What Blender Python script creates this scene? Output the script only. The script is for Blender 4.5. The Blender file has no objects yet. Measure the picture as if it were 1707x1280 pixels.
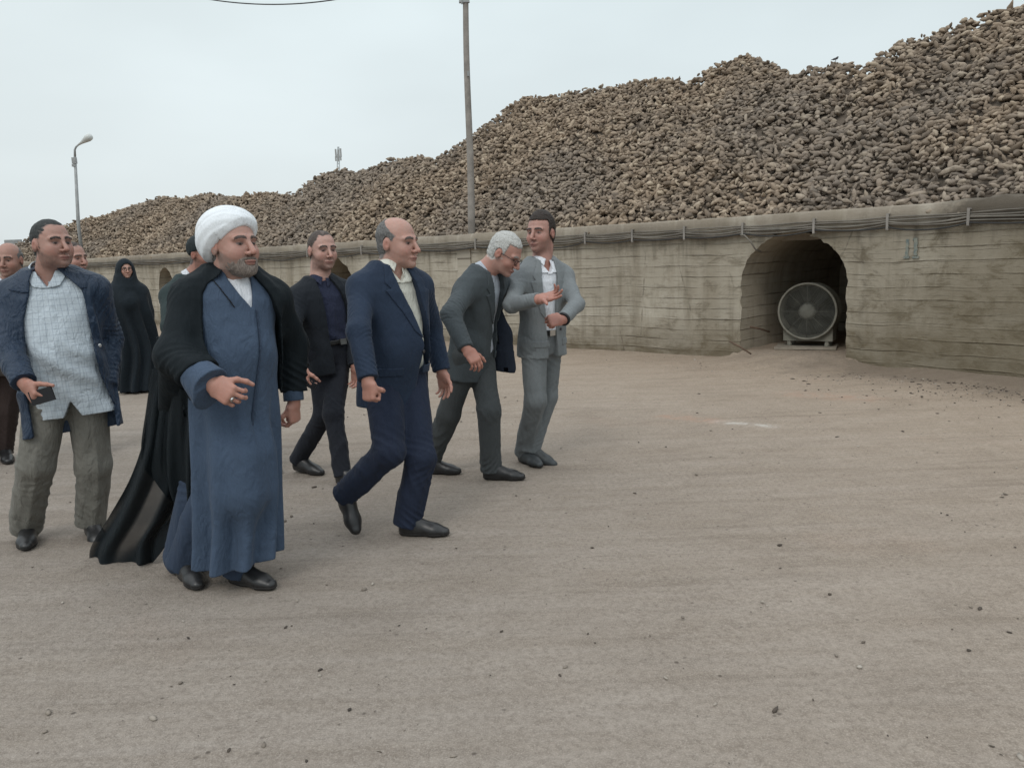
import bpy, math, random
import numpy as np
from mathutils import Vector, Matrix
from concurrent.futures import ThreadPoolExecutor
random.seed(7); RNG = np.random.default_rng(11)
SC = bpy.context.scene; COL = SC.collection

# ------------------------------------------------------------------ camera
CAM_H = 1.5; FPX = 1330.0
PITCH = math.radians(8.95); ROLL = math.radians(-2.06)
cam_data = bpy.data.cameras.new('camera'); cam = bpy.data.objects.new('camera', cam_data); COL.objects.link(cam)
cam_data.sensor_width = 36.0; cam_data.lens = FPX/1707*36; cam_data.clip_end = 3000; cam_data.clip_start = 0.05
RC = Matrix.Rotation(math.radians(90)-PITCH, 3, 'X') @ Matrix.Rotation(ROLL, 3, 'Z')
cam.matrix_world = Matrix.Translation((0, 0, CAM_H)) @ RC.to_4x4()
SC.camera = cam
cam_data.dof.use_dof = False
RCN = np.array(RC); CAMP = np.array([0, 0, CAM_H])

def ray(px, py):
    d = RCN @ np.array([(px-853.5)/FPX, -(py-640)/FPX, -1.0]); return d/np.linalg.norm(d)
def at(px, py, Y):
    d = ray(px, py); return CAMP + d*(Y/d[1])
def gnd(px, py, z=0.0):
    d = ray(px, py); return CAMP + d*((z-CAM_H)/d[2])

# ------------------------------------------------------------------ world, sun, exposure
SUN_EL, SUN_ROT = math.radians(46), math.radians(-40)
w = bpy.data.worlds.new('World'); SC.world = w; w.use_nodes = True
nt = w.node_tree; nt.nodes.clear()
def wn(t, **k):
    n = nt.nodes.new(t)
    for a, b in k.items(): setattr(n, a, b)
    return n
wo = wn('ShaderNodeOutputWorld'); bg = wn('ShaderNodeBackground'); sky = wn('ShaderNodeTexSky')
sky.sky_type = 'NISHITA'; sky.sun_disc = False; sky.sun_elevation = SUN_EL; sky.sun_rotation = SUN_ROT; sky.dust_density = 4
tc = wn('ShaderNodeTexCoord'); sep = wn('ShaderNodeSeparateXYZ'); nt.links.new(tc.outputs['Generated'], sep.inputs[0])
# overcast deck: brighter towards the zenith, soft cloud variation
ramp = wn('ShaderNodeValToRGB'); e = ramp.color_ramp.elements
e[0].position = 0.0; e[0].color = (9.3, 10.2, 10.5, 1); e[1].position = 1.0; e[1].color = (19.5, 20.5, 21.3, 1)
m = ramp.color_ramp.elements.new(0.34); m.color = (9.7, 11.0, 11.3, 1); m = ramp.color_ramp.elements.new(0.62); m.color = (14.2, 15.4, 15.9, 1)
nt.links.new(sep.outputs['Z'], ramp.inputs[0])
mp = wn('ShaderNodeMapping'); mp.inputs['Scale'].default_value = (1.2, 1.2, 3.0); nt.links.new(tc.outputs['Generated'], mp.inputs[0])
no = wn('ShaderNodeTexNoise'); no.inputs['Scale'].default_value = 1.7; no.inputs['Detail'].default_value = 4; no.inputs['Roughness'].default_value = .45
nt.links.new(mp.outputs[0], no.inputs['Vector'])
mr = wn('ShaderNodeMapRange'); mr.inputs[1].default_value = .3; mr.inputs[2].default_value = .7; mr.inputs[3].default_value = .9; mr.inputs[4].default_value = 1.07
nt.links.new(no.outputs['Fac'], mr.inputs[0])
mul = wn('ShaderNodeMix', data_type='RGBA', blend_type='MULTIPLY'); mul.inputs[0].default_value = 1
nt.links.new(ramp.outputs[0], mul.inputs[6]); nt.links.new(mr.outputs[0], mul.inputs[7])
mx = wn('ShaderNodeMix', data_type='RGBA'); mx.inputs[0].default_value = .93
nt.links.new(sky.outputs[0], mx.inputs[6]); nt.links.new(mul.outputs[2], mx.inputs[7])
nt.links.new(mx.outputs[2], bg.inputs[0]); bg.inputs['Strength'].default_value = 0.08
nt.links.new(bg.outputs[0], wo.inputs[0])
sun_d = bpy.data.lights.new('sun', 'SUN'); sun_d.energy = 0.9; sun_d.angle = math.radians(24); sun_d.color = (1, .95, .88)
sun = bpy.data.objects.new('sun', sun_d); COL.objects.link(sun)
sun.rotation_euler = (math.radians(90)-SUN_EL, 0, math.pi - SUN_ROT if False else math.radians(-25))
SC.view_settings.view_transform = 'Standard'; SC.view_settings.look = 'None'; SC.view_settings.gamma = 1
SC.view_settings.exposure = 0.0; SC.view_settings.use_curve_mapping = False
SC.cycles.max_bounces = 6; SC.cycles.transparent_max_bounces = 12

# ------------------------------------------------------------------ helpers
def tag(o, label=None, cat=None, group=None, kind=None):
    for k, v in (('label', label), ('category', cat), ('group', group), ('kind', kind)):
        if v: o[k] = v
    return o
def empty(name, loc, label, cat, group=None):
    o = bpy.data.objects.new(name, None); COL.objects.link(o); o.location = [float(c) for c in loc]; o.empty_display_size = .1
    return tag(o, label, cat, group)
def mesh(name, V, F, mat=None, parent=None, smooth=False, attrs=None, mats=None, fm=None):
    """V: (n,3) array, F: list of faces or (m,k) array; vertices in world space, moved to the parent's frame."""
    V = np.asarray(V, dtype=np.float32).reshape(-1, 3)
    me = bpy.data.meshes.new(name)
    if parent is not None: V = V - np.array(parent_origin(parent), dtype=np.float32)
    if isinstance(F, np.ndarray):
        m, k = F.shape
        me.vertices.add(len(V)); me.vertices.foreach_set('co', V.ravel())
        me.loops.add(m*k); me.loops.foreach_set('vertex_index', F.astype(np.int32).ravel())
        me.polygons.add(m); me.polygons.foreach_set('loop_start', np.arange(0, m*k, k, dtype=np.int32))
        me.update(calc_edges=True)
    else:
        me.from_pydata([tuple(map(float, v)) for v in V], [], [tuple(map(int, f)) for f in F]); me.update()
    if attrs:
        for an, (ty, arr) in attrs.items():
            if ty == 'UV':
                uv = me.uv_layers.new(name=an); li = np.empty(len(me.loops), dtype=np.int32); me.loops.foreach_get('vertex_index', li)
                uv.data.foreach_set('uv', np.asarray(arr, dtype=np.float32)[li].ravel()); continue
            a = me.attributes.new(an, ty, 'POINT')
            a.data.foreach_set({'FLOAT': 'value', 'FLOAT_VECTOR': 'vector', 'FLOAT_COLOR': 'color'}[ty], np.asarray(arr, dtype=np.float32).ravel())
    if mats:
        for mm in mats: me.materials.append(mm)
        if fm is not None: me.polygons.foreach_set('material_index', np.asarray(fm, dtype=np.int32))
    elif mat: me.materials.append(mat)
    if smooth: me.polygons.foreach_set('use_smooth', np.ones(len(me.polygons), dtype=bool))
    o = bpy.data.objects.new(name, me); COL.objects.link(o)
    if parent is not None: o.parent = parent
    return o
def parent_origin(p):
    x = np.zeros(3)
    while p is not None: x = x + np.array(p.location); p = p.parent
    return x
def struct(o): o['kind'] = 'structure'; return o

class MB:
    """collects simple solids into one mesh"""
    def __init__(s): s.V = []; s.F = []; s.n = 0
    def add(s, V, F):
        V = np.asarray(V, float); s.V.append(V); s.F += [tuple(i+s.n for i in f) for f in F]; s.n += len(V)
    def box(s, c, h, R=None):
        c = np.asarray(c, float); h = np.asarray(h, float)
        V = np.array([[x, y, z] for x in (-1, 1) for y in (-1, 1) for z in (-1, 1)])*h
        if R is not None: V = V @ np.asarray(R)      # rows of R are the local axes
        s.add(V+c, [(0, 1, 3, 2), (4, 6, 7, 5), (0, 4, 5, 1), (2, 3, 7, 6), (0, 2, 6, 4), (1, 5, 7, 3)])
    def tube(s, pts, r, n=8, closed=False):
        pts = np.asarray(pts, float); m = len(pts); r = np.broadcast_to(r, (m,))
        T = np.gradient(pts, axis=0) if not closed else (np.roll(pts, -1, 0)-np.roll(pts, 1, 0))
        T /= np.linalg.norm(T, axis=1)[:, None]+1e-9
        up = np.array([0, 0, 1.]) if abs(T[0][2]) < .9 else np.array([1., 0, 0])
        V = []
        u = np.cross(T[0], up); u /= np.linalg.norm(u)
        for i in range(m):
            u = u - T[i]*np.dot(u, T[i]); u /= np.linalg.norm(u); v = np.cross(T[i], u)
            for k in range(n):
                a = 2*math.pi*k/n; V.append(pts[i]+r[i]*(math.cos(a)*u+math.sin(a)*v))
        F = []
        for i in range(m if closed else m-1):
            j = (i+1) % m
            for k in range(n): F.append((i*n+k, i*n+(k+1) % n, j*n+(k+1) % n, j*n+k))
        if not closed: F += [tuple(range(n-1, -1, -1)), tuple((m-1)*n+k for k in range(n))]
        s.add(V, F)
    def lathe(s, prof, c, ax, n=32):
        """prof: (radius, along axis)"""
        ax = np.asarray(ax, float)/np.linalg.norm(ax); up = np.array([0, 0, 1.]) if abs(ax[2]) < .9 else np.array([1., 0, 0])
        u = np.cross(ax, up); u /= np.linalg.norm(u); v = np.cross(ax, u); V = []
        for r, h in prof:
            for k in range(n):
                a = 2*math.pi*k/n; V.append(np.asarray(c)+ax*h+r*(math.cos(a)*u+math.sin(a)*v))
        F = [(i*n+k, i*n+(k+1) % n, (i+1)*n+(k+1) % n, (i+1)*n+k) for i in range(len(prof)-1) for k in range(n)]
        s.add(V, F)
    def build(s, name, mat, parent=None, smooth=False, **k):
        return mesh(name, np.concatenate(s.V), s.F, mat, parent, smooth, **k)

# ------------------------------------------------------------------ materials
def newmat(name):
    m = bpy.data.materials.new(name); m.use_nodes = True; t = m.node_tree
    return m, t, t.nodes['Principled BSDF']
class NG:
    """tiny node-graph writer"""
    def __init__(s, t): s.t = t
    def n(s, ty, ins=None, **k):
        nd = s.t.nodes.new(ty)
        for a, b in k.items(): setattr(nd, a, b)
        if ins:
            for a, b in ins.items():
                i = nd.inputs[a]
                if hasattr(b, 'is_linked'): s.t.links.new(b, i)
                else: i.default_value = b
        return nd
    def math(s, op, a, b=0.0, c=None):
        d = {0: a, 1: b}
        if c is not None: d[2] = c
        return s.n('ShaderNodeMath', d, operation=op).outputs[0]
    def noise(s, vec, scale, detail=3, rough=.55, dist=0.0):
        return s.n('ShaderNodeTexNoise', {'Vector': vec, 'Scale': scale, 'Detail': detail, 'Roughness': rough, 'Distortion': dist}).outputs['Fac']
    def mapping(s, vec, sc, rot=(0, 0, 0)):
        return s.n('ShaderNodeMapping', {'Vector': vec, 'Scale': sc, 'Rotation': rot}).outputs[0]
    def ramp(s, f, stops):
        r = s.n('ShaderNodeValToRGB', {0: f}); el = r.color_ramp.elements
        while len(el) < len(stops): el.new(.5)
        for e_, (p, c) in zip(el, stops): e_.position = p; e_.color = (*c, 1) if len(c) == 3 else c
        return r.outputs[0]
    def rng(s, f, a, b, c, d):
        return s.n('ShaderNodeMapRange', {0: f, 1: a, 2: b, 3: c, 4: d}).outputs[0]
    def mix(s, f, a, b, blend='MIX'):
        x = s.n('ShaderNodeMix', {0: f, 6: a, 7: b}, data_type='RGBA', blend_type=blend); return x.outputs[2]
    def bump(s, h, strength, dist, normal=None):
        d = {'Height': h, 'Strength': strength, 'Distance': dist}
        if normal is not None: d['Normal'] = normal
        return s.n('ShaderNodeBump', d).outputs[0]
def C4(c): return (*c, 1)

def m_ground():
    m, t, b = newmat('dusty_ground'); g = NG(t); P = g.n('ShaderNodeTexCoord').outputs['Object']
    big = g.noise(P, .35, 5, .6); mid = g.noise(P, 2.2, 5, .65); fine = g.noise(P, 38, 4, .75); grit = g.noise(P, 150, 2, .8)
    # faint tyre and rain streaks running along the wall
    st = g.noise(g.mapping(P, (.35, 3.4, 1), (0, 0, math.radians(52))), 1.3, 6, .7, .6)
    st2 = g.noise(g.mapping(P, (.5, 9, 1), (0, 0, math.radians(35))), 1.0, 4, .7, .3)
    c = g.ramp(g.math('ADD', g.math('MULTIPLY', big, .5), g.math('MULTIPLY', mid, .5)), [(.30, (.225, .188, .152)), (.5, (.300, .258, .214)), (.70, (.365, .322, .276))])
    c = g.mix(g.rng(st, .38, .68, .0, .5), c, C4((.40, .36, .32)))
    c = g.mix(g.rng(st2, .52, .70, .0, .5), c, C4((.18, .150, .122)))
    stn = g.noise(g.mapping(P, (.5, 1.2, 1), (0, 0, math.radians(40))), 1.1, 6, .7, 1.0); c = g.mix(g.rng(stn, .56, .68, 0, .38), c, C4((.165, .138, .112)))
    red = g.noise(P, .8, 3, .5)
    c = g.mix(g.rng(red, .6, .75, 0, .3), c, C4((.33, .235, .175)))
    mot = g.noise(P, 9, 5, .75, .4); c = g.mix(g.rng(mot, .50, .72, 0, .42), c, C4((.17, .138, .108))); c = g.mix(g.rng(mot, .30, .44, .3, 0), c, C4((.42, .375, .325)))
    c = g.mix(g.rng(fine, .42, .66, 0, .50), c, C4((.14, .115, .092)))
    c = g.mix(g.rng(grit, .48, .70, 0, .6), c, C4((.47, .425, .37)))
    vo = g.n('ShaderNodeTexVoronoi', {'Vector': P, 'Scale': 14.0, 'Randomness': 1.0}); spk = g.rng(vo.outputs['Distance'], .07, .15, 1, 0)
    gate = g.rng(g.noise(P, 3.1, 3, .7), .52, .6, 0, 1)
    c = g.mix(g.math('MULTIPLY', g.math('MULTIPLY', spk, gate), .75), c, C4((.075, .06, .05)))
    warm = g.n('ShaderNodeAttribute', attribute_name='warm').outputs['Fac']; c = g.mix(warm, g.mix(1.0, c, C4((.87, .86, .865)), 'MULTIPLY'), g.mix(1.0, c, C4((1.02, .935, .85)), 'MULTIPLY'))
    ck = g.n('ShaderNodeAttribute', attribute_name='chalk').outputs['Color']; cs_ = g.n('ShaderNodeSeparateColor', {0: ck}); nzc = g.rng(g.noise(P, 9, 4, .7), .4, .6, 0, 1)
    c = g.mix(g.math('MULTIPLY', g.math('MULTIPLY', cs_.outputs[0], nzc), .8), c, C4((.56, .53, .49))); c = g.mix(g.math('MULTIPLY', g.math('MULTIPLY', cs_.outputs[1], nzc), .6), c, C4((.40, .24, .17)))
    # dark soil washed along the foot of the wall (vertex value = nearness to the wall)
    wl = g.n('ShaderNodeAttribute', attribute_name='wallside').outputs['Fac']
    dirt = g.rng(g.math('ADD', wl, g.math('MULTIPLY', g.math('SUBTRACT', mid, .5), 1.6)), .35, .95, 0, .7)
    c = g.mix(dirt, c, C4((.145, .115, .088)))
    t.links.new(c, b.inputs['Base Color']); b.inputs['Roughness'].default_value = .93; b.inputs['Specular IOR Level'].default_value = .25
    h = g.math('ADD', g.math('MULTIPLY', mid, .9), g.math('ADD', g.math('MULTIPLY', fine, .5), g.math('MULTIPLY', grit, .22)))
    t.links.new(g.bump(h, .9, .02), b.inputs['Normal']); return m

def m_concrete(name='board_concrete', base=(.42, .380, .315), light=(.53, .49, .42), boards=True, wet=True):
    m, t, b = newmat(name); g = NG(t); U = g.n('ShaderNodeUVMap').outputs[0]
    sep_ = g.n('ShaderNodeSeparateXYZ', {0: U}); S, Z = sep_.outputs[0], sep_.outputs[1]
    P = g.n('ShaderNodeTexCoord').outputs['Object']
    wob = g.noise(g.mapping(U, (.8, .3, 1)), 1.0, 2, .5)
    zz = g.math('ADD', g.math('MULTIPLY', Z, 6.6), g.math('MULTIPLY', wob, .8))
    row = g.math('FLOOR', zz); fr = g.math('SUBTRACT', zz, row)
    big = g.noise(U, .9, 5, .6); streak = g.noise(g.mapping(U, (4.5, .55, 1)), 1.0, 5, .65, .3); med = g.noise(U, 6, 5, .65); fn = g.noise(P, 60, 3, .7)
    rown = g.n('ShaderNodeTexWhiteNoise', {'W': row}, noise_dimensions='1D').outputs['Value']
    c = g.ramp(big, [(.3, tuple(.80*x for x in base)), (.52, base), (.70, light)])
    c = g.mix(g.rng(streak, .50, .72, 0, .7), c, C4((.175, .150, .112)))
    c = g.mix(g.rng(streak, .28, .42, .5, 0), c, C4((.45, .415, .34)))
    c = g.mix(g.rng(med, .52, .72, 0, .35), c, C4((.16, .13, .095)))
    vb = g.noise(g.mapping(U, (1.7, .12, 1)), 1.0, 3, .6); c = g.mix(g.rng(vb, .50, .62, 0, .38), c, C4((.24, .205, .155))); c = g.mix(g.rng(vb, .30, .42, .3, 0), c, C4((.56, .52, .44)))
    if boards:
        c = g.mix(g.math('MULTIPLY', rown, .26), c, C4((.21, .175, .125)))
        gate = g.rng(g.noise(g.mapping(U, (.55, 6, 1)), 2.0, 4, .7), .38, .60, .0, 1); gate2 = g.rng(g.noise(g.mapping(U, (1.6, 9, 1)), 2.0, 3, .6), .46, .62, 0, 1)
        jit = g.math('MULTIPLY', g.math('SUBTRACT', g.noise(g.mapping(U, (9, 3, 1)), 2.0, 3, .6), .5), .09)
        seam = g.math('MULTIPLY', g.rng(g.math('ABSOLUTE', g.math('SUBTRACT', g.math('ADD', fr, jit), .5)), .405, .5, 0, 1), gate)
        seam = g.math('POWER', seam, 1.4)
        z2 = g.math('FRACT', g.math('ADD', g.math('MULTIPLY', zz, 2.37), jit)); s2 = g.math('MULTIPLY', g.rng(g.math('ABSOLUTE', g.math('SUBTRACT', z2, .5)), .44, .5, 0, 1), gate2)
        seam = g.math('MAXIMUM', seam, g.math('MULTIPLY', s2, .45))
        c = g.mix(g.math('MULTIPLY', seam, .78), c, C4((.10, .082, .062)))
    if wet:   # brown soil and damp: climbs the wall towards its right end
        far = g.rng(S, S_E, S_L, 0, 1)
        ms = g.math('ADD', .38, g.math('MULTIPLY', far, 2.1))
        blot = g.noise(g.mapping(U, (1, 1.8, 1)), 2.6, 6, .75, .5)
        spl = g.math('ADD', g.math('MULTIPLY', Z, ms), g.math('MULTIPLY', g.math('SUBTRACT', big, .5), -1.6))
        spl = g.math('ADD', spl, g.math('MULTIPLY', g.math('SUBTRACT', blot, .5), -1.9))
        c = g.mix(g.rng(spl, .0, 1.0, .85, 0), c, C4((.125, .098, .062)))
        c = g.mix(g.rng(blot, .56, .72, 0, g.math('SUBTRACT', .75, g.math('MULTIPLY', far, .55))) if False else g.math('MULTIPLY', g.rng(blot, .52, .66, 0, .85), g.math('SUBTRACT', 1.0, g.math('MULTIPLY', far, .65))), c, C4((.10, .078, .05)))
        c = g.mix(g.math('MULTIPLY', g.math('SUBTRACT', 1.0, far), .45), c, C4((.175, .15, .105)))
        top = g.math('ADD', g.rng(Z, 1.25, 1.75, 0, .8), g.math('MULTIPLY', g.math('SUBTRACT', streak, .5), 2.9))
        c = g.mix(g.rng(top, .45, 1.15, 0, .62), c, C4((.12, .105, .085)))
        cr = g.n('ShaderNodeTexVoronoi', {'Vector': g.mapping(U, (1, .55, 1)), 'Scale': 1.3, 'Randomness': 1.0}, feature='DISTANCE_TO_EDGE').outputs['Distance']
        crk = g.math('MULTIPLY', g.rng(g.math('ADD', cr, g.math('MULTIPLY', g.math('SUBTRACT', med, .5), .12)), .0, .012, 1, 0), g.rng(g.noise(U, .7, 2, .5), .5, .6, 0, .6))
        c = g.mix(crk, c, C4((.09, .075, .055)))
    if not boards:
        rb = g.rng(g.math('ADD', S, g.math('MULTIPLY', med, 1.2)), g.math('ADD', S_X, .3), g.math('ADD', S_X, .6), .75, 0); c = g.mix(rb, c, C4((.085, .072, .058)))
    t.links.new(c, b.inputs['Base Color']); b.inputs['Roughness'].default_value = .92; b.inputs['Specular IOR Level'].default_value = .2
    h = g.math('ADD', g.math('MULTIPLY', med, .5), g.math('MULTIPLY', fn, .25))
    if boards: h = g.math('ADD', g.math('SUBTRACT', h, g.math('MULTIPLY', seam, .9)), g.math('MULTIPLY', rown, .35))
    t.links.new(g.bump(h, .8, .02), b.inputs['Normal']); return m

def m_simple(name, col, rough=.8, var=.25, scale=12, bump=.25, bd=.004, metal=0.0, spec=.4, sheen=0.0):
    m, t, b = newmat(name); g = NG(t); P = g.n('ShaderNodeTexCoord').outputs['Object']
    n1 = g.noise(P, scale, 4, .6); n2 = g.noise(P, scale*7, 3, .6)
    lo = tuple(x*(1-var) for x in col); hi = tuple(min(1, x*(1+var)) for x in col)
    c = g.ramp(n1, [(.3, lo), (.7, hi)]); t.links.new(c, b.inputs['Base Color'])
    b.inputs['Roughness'].default_value = rough; b.inputs['Metallic'].default_value = metal; b.inputs['Specular IOR Level'].default_value = spec
    if sheen: b.inputs['Sheen Weight'].default_value = sheen; b.inputs['Sheen Roughness'].default_value = .5
    if bump: t.links.new(g.bump(g.math('ADD', n1, g.math('MULTIPLY', n2, .4)), bump, bd), b.inputs['Normal'])
    return m

def m_beet():
    m, t, b = newmat('sugar_beet_skin'); g = NG(t); P = g.n('ShaderNodeTexCoord').outputs['Object']
    a = g.n('ShaderNodeAttribute', attribute_name='tone').outputs['Fac']; r = g.n('ShaderNodeObjectInfo').outputs['Random']
    v = g.math('FRACT', g.math('ADD', a, g.math('MULTIPLY', r, 7.31)))
    W = g.n('ShaderNodeNewGeometry').outputs['Position']
    reg = g.noise(W, .32, 4, .6); fine = g.noise(W, 28, 3, .7)
    c = g.ramp(v, [(0, (.13, .100, .074)), (.35, (.225, .172, .125)), (.75, (.315, .243, .178)), (1, (.44, .36, .27))])
    c = g.mix(g.rng(reg, .42, .60, 0, .45), c, C4((.19, .170, .152)))
    c = g.mix(g.rng(fine, .5, .75, 0, .5), c, C4((.09, .072, .056)))
    t.links.new(c, b.inputs['Base Color']); b.inputs['Roughness'].default_value = .9; b.inputs['Specular IOR Level'].default_value = .2
    t.links.new(g.bump(fine, .6, .01), b.inputs['Normal']); return m

MBEET = m_beet(); MSOIL = m_simple('heap_soil', (.10, .08, .062), .95, .4, 5)
MPOLE = m_simple('weathered_pole', (.245, .225, .205), .85, .25, 6, .4)
MGALV = m_simple('grey_painted_steel', (.30, .31, .31), .6, .2, 8, .2, metal=.3)
MFAN = m_simple('dusty_fan_steel', (.19, .18, .15), .75, .3, 7, .3)
MFANG = m_simple('dark_wire_grille', (.11, .108, .092), .8, .3, 7, .2)
MFAND = m_simple('dark_fan_interior', (.025, .027, .025), .8, .3, 8, .2)
MCABLE = m_simple('dusty_cable', (.15, .135, .115), .8, .35, 4, .2)
MDARKC = m_simple('black_cable', (.03, .03, .03), .6, .2, 4, .1)
MWOOD = m_simple('dusty_plank', (.27, .235, .19), .9, .3, 9, .5)
MFAR = m_simple('haze_paled_mast_steel', (.42, .46, .48), .8, .1, 1, 0)  # steel paled in its colour to imitate distance haze
MRUST = m_simple('rusty_bar', (.10, .065, .045), .85, .4, 10, .3)

# ------------------------------------------------------------------ wall plan from where its foot and coping stand
base_px = [(2300, 715), (2000, 672), (1850, 654), (1707, 637), (1560, 623), (1430, 612), (1330, 603), (1240, 597), (1100, 591), (945, 584)]
top_px = [(754, 393), (600, 401.5), (434, 411.5), (254, 425), (156, 431), (60, 436), (-60, 441)]
pts = [gnd(x, y)[:2] for x, y in base_px] + [gnd(x, y, 1.95)[:2] for x, y in top_px]
pts = np.array(pts)
for _ in range(2):                                     # smooth the plan a little
    q = pts.copy(); q[1:-1] = .25*pts[:-2]+.5*pts[1:-1]+.25*pts[2:]; pts = q
seg = np.r_[0, np.cumsum(np.linalg.norm(np.diff(pts, axis=0), axis=1))]
LEN = seg[-1]; NS = 900
sfine = np.linspace(0, LEN, NS)
wx = np.interp(sfine, seg, pts[:, 0]); wy = np.interp(sfine, seg, pts[:, 1])
ker = np.ones(41)/41
wxp = np.convolve(np.pad(wx, 20, 'reflect', reflect_type='odd'), ker, 'valid'); wyp = np.convolve(np.pad(wy, 20, 'reflect', reflect_type='odd'), ker, 'valid')
wx, wy = wxp, wyp
sfine = np.r_[0, np.cumsum(np.hypot(np.diff(wx), np.diff(wy)))]; LEN = sfine[-1]
tx = np.gradient(wx, sfine); ty = np.gradient(wy, sfine); tl = np.hypot(tx, ty); tx /= tl; ty /= tl
def wp(s, d=0.0, z=0.0):
    """point on the wall plan: s along (from right to left), d behind the face, z up"""
    s = np.asarray(s, float); x = np.interp(s, sfine, wx); y = np.interp(s, sfine, wy)
    a = np.interp(s, sfine, tx); b_ = np.interp(s, sfine, ty)
    # extend past the ends
    nx, ny = b_, -a         # behind the wall, away from the camera
    return np.stack([x+nx*d, y+ny*d, np.broadcast_to(z, x.shape)+0*x], -1)
if True:
    t_ = wp(LEN/2, 1.0) - wp(LEN/2); BEH = 1 if np.dot(t_[:2], [.5, .8]) > 0 else -1
_wp = wp
def wp(s, d=0.0, z=0.0): return _wp(s, np.asarray(d)*BEH, z)
def s_of_px(px):
    """wall coordinate seen at photo column px (on the eye-level line)"""
    P = wp(sfine); best = None
    d = ray(px, 430-.036*(px-853.5)); ang = math.atan2(d[0], d[1]); A = np.arctan2(P[:, 0], P[:, 1])
    return float(np.interp(ang, A[::-1], sfine[::-1]))
def wall_sd(X, Y):
    """distance behind the wall face (positive behind) and wall coordinate, for arrays"""
    W = np.stack([wx[::6], wy[::6]], -1); S_ = sfine[::6]
    out = np.empty(X.shape); so = np.empty(X.shape); f = X.ravel(); g_ = Y.ravel(); o = out.ravel(); q = so.ravel()
    for i in range(0, len(f), 20000):
        dx = f[i:i+20000, None]-W[None, :, 0]; dy = g_[i:i+20000, None]-W[None, :, 1]; dd = dx*dx+dy*dy; k = dd.argmin(1)
        ii = np.arange(len(k)); nx = ty[::6][k]*BEH; ny = -tx[::6][k]*BEH
        tt = dx[ii, k]*tx[::6][k]+dy[ii, k]*ty[::6][k]
        o[i:i+20000] = dx[ii, k]*nx+dy[ii, k]*ny; q[i:i+20000] = S_[k]+tt
    return o.reshape(X.shape), q.reshape(X.shape)

WALL_H = 1.70; COP_H = 0.25     # coping from 1.70 to 1.95
class Arch:
    def __init__(s, pl, pr, top=1.70, spring=1.0, floor=.0):
        a, b_ = s_of_px(pr), s_of_px(pl); s.c = (a+b_)/2; s.w = abs(b_-a)/2; s.top = top; s.sp = spring; s.floor = floor
    def path(s, n=28, rough=0.0, rng=None):
        P = [(s.c-s.w, -0.05), (s.c-s.w, .35), (s.c-s.w, .7)]
        for k in range(n+1):
            a = math.pi*k/n; P.append((s.c-s.w*math.cos(a), s.sp+(s.top-s.sp)*math.sin(a)))
        P += [(s.c+s.w, .7), (s.c+s.w, .35), (s.c+s.w, -.05)]
        P = np.array(P)
        if rough:
            r = np.random.default_rng(5); P[1:-1, 0] += r.normal(0, rough, len(P)-2); P[1:-1, 1] += r.normal(0, rough, len(P)-2)*(P[1:-1, 1] > .9)
        return P
arches = [Arch(1234, 1416, 1.71, 1.02), Arch(519, 588, 1.68, 1.0), Arch(262, 287, 1.60, 1.0)]
def arch_sd(a, S, Z):
    dx = np.abs(S-a.c); up = Z > a.sp
    e = np.sqrt((dx/a.w)**2+((Z-a.sp)/(a.top-a.sp))**2)-1
    return np.where(up, e*min(a.w, a.top-a.sp), dx-a.w)

def noise2(x, y, seed=0, f=1.0):
    r = np.random.default_rng(seed); o = 0
    for k in range(6):
        a = r.uniform(0, 6.28); fr = f*r.uniform(.6, 1.9); p = r.uniform(0, 6.28)
        o = o+np.sin((x*math.cos(a)+y*math.sin(a))*fr+p+1.3*np.sin((x*math.sin(a)-y*math.cos(a))*fr*.7+p*2))
    return o/6

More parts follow.
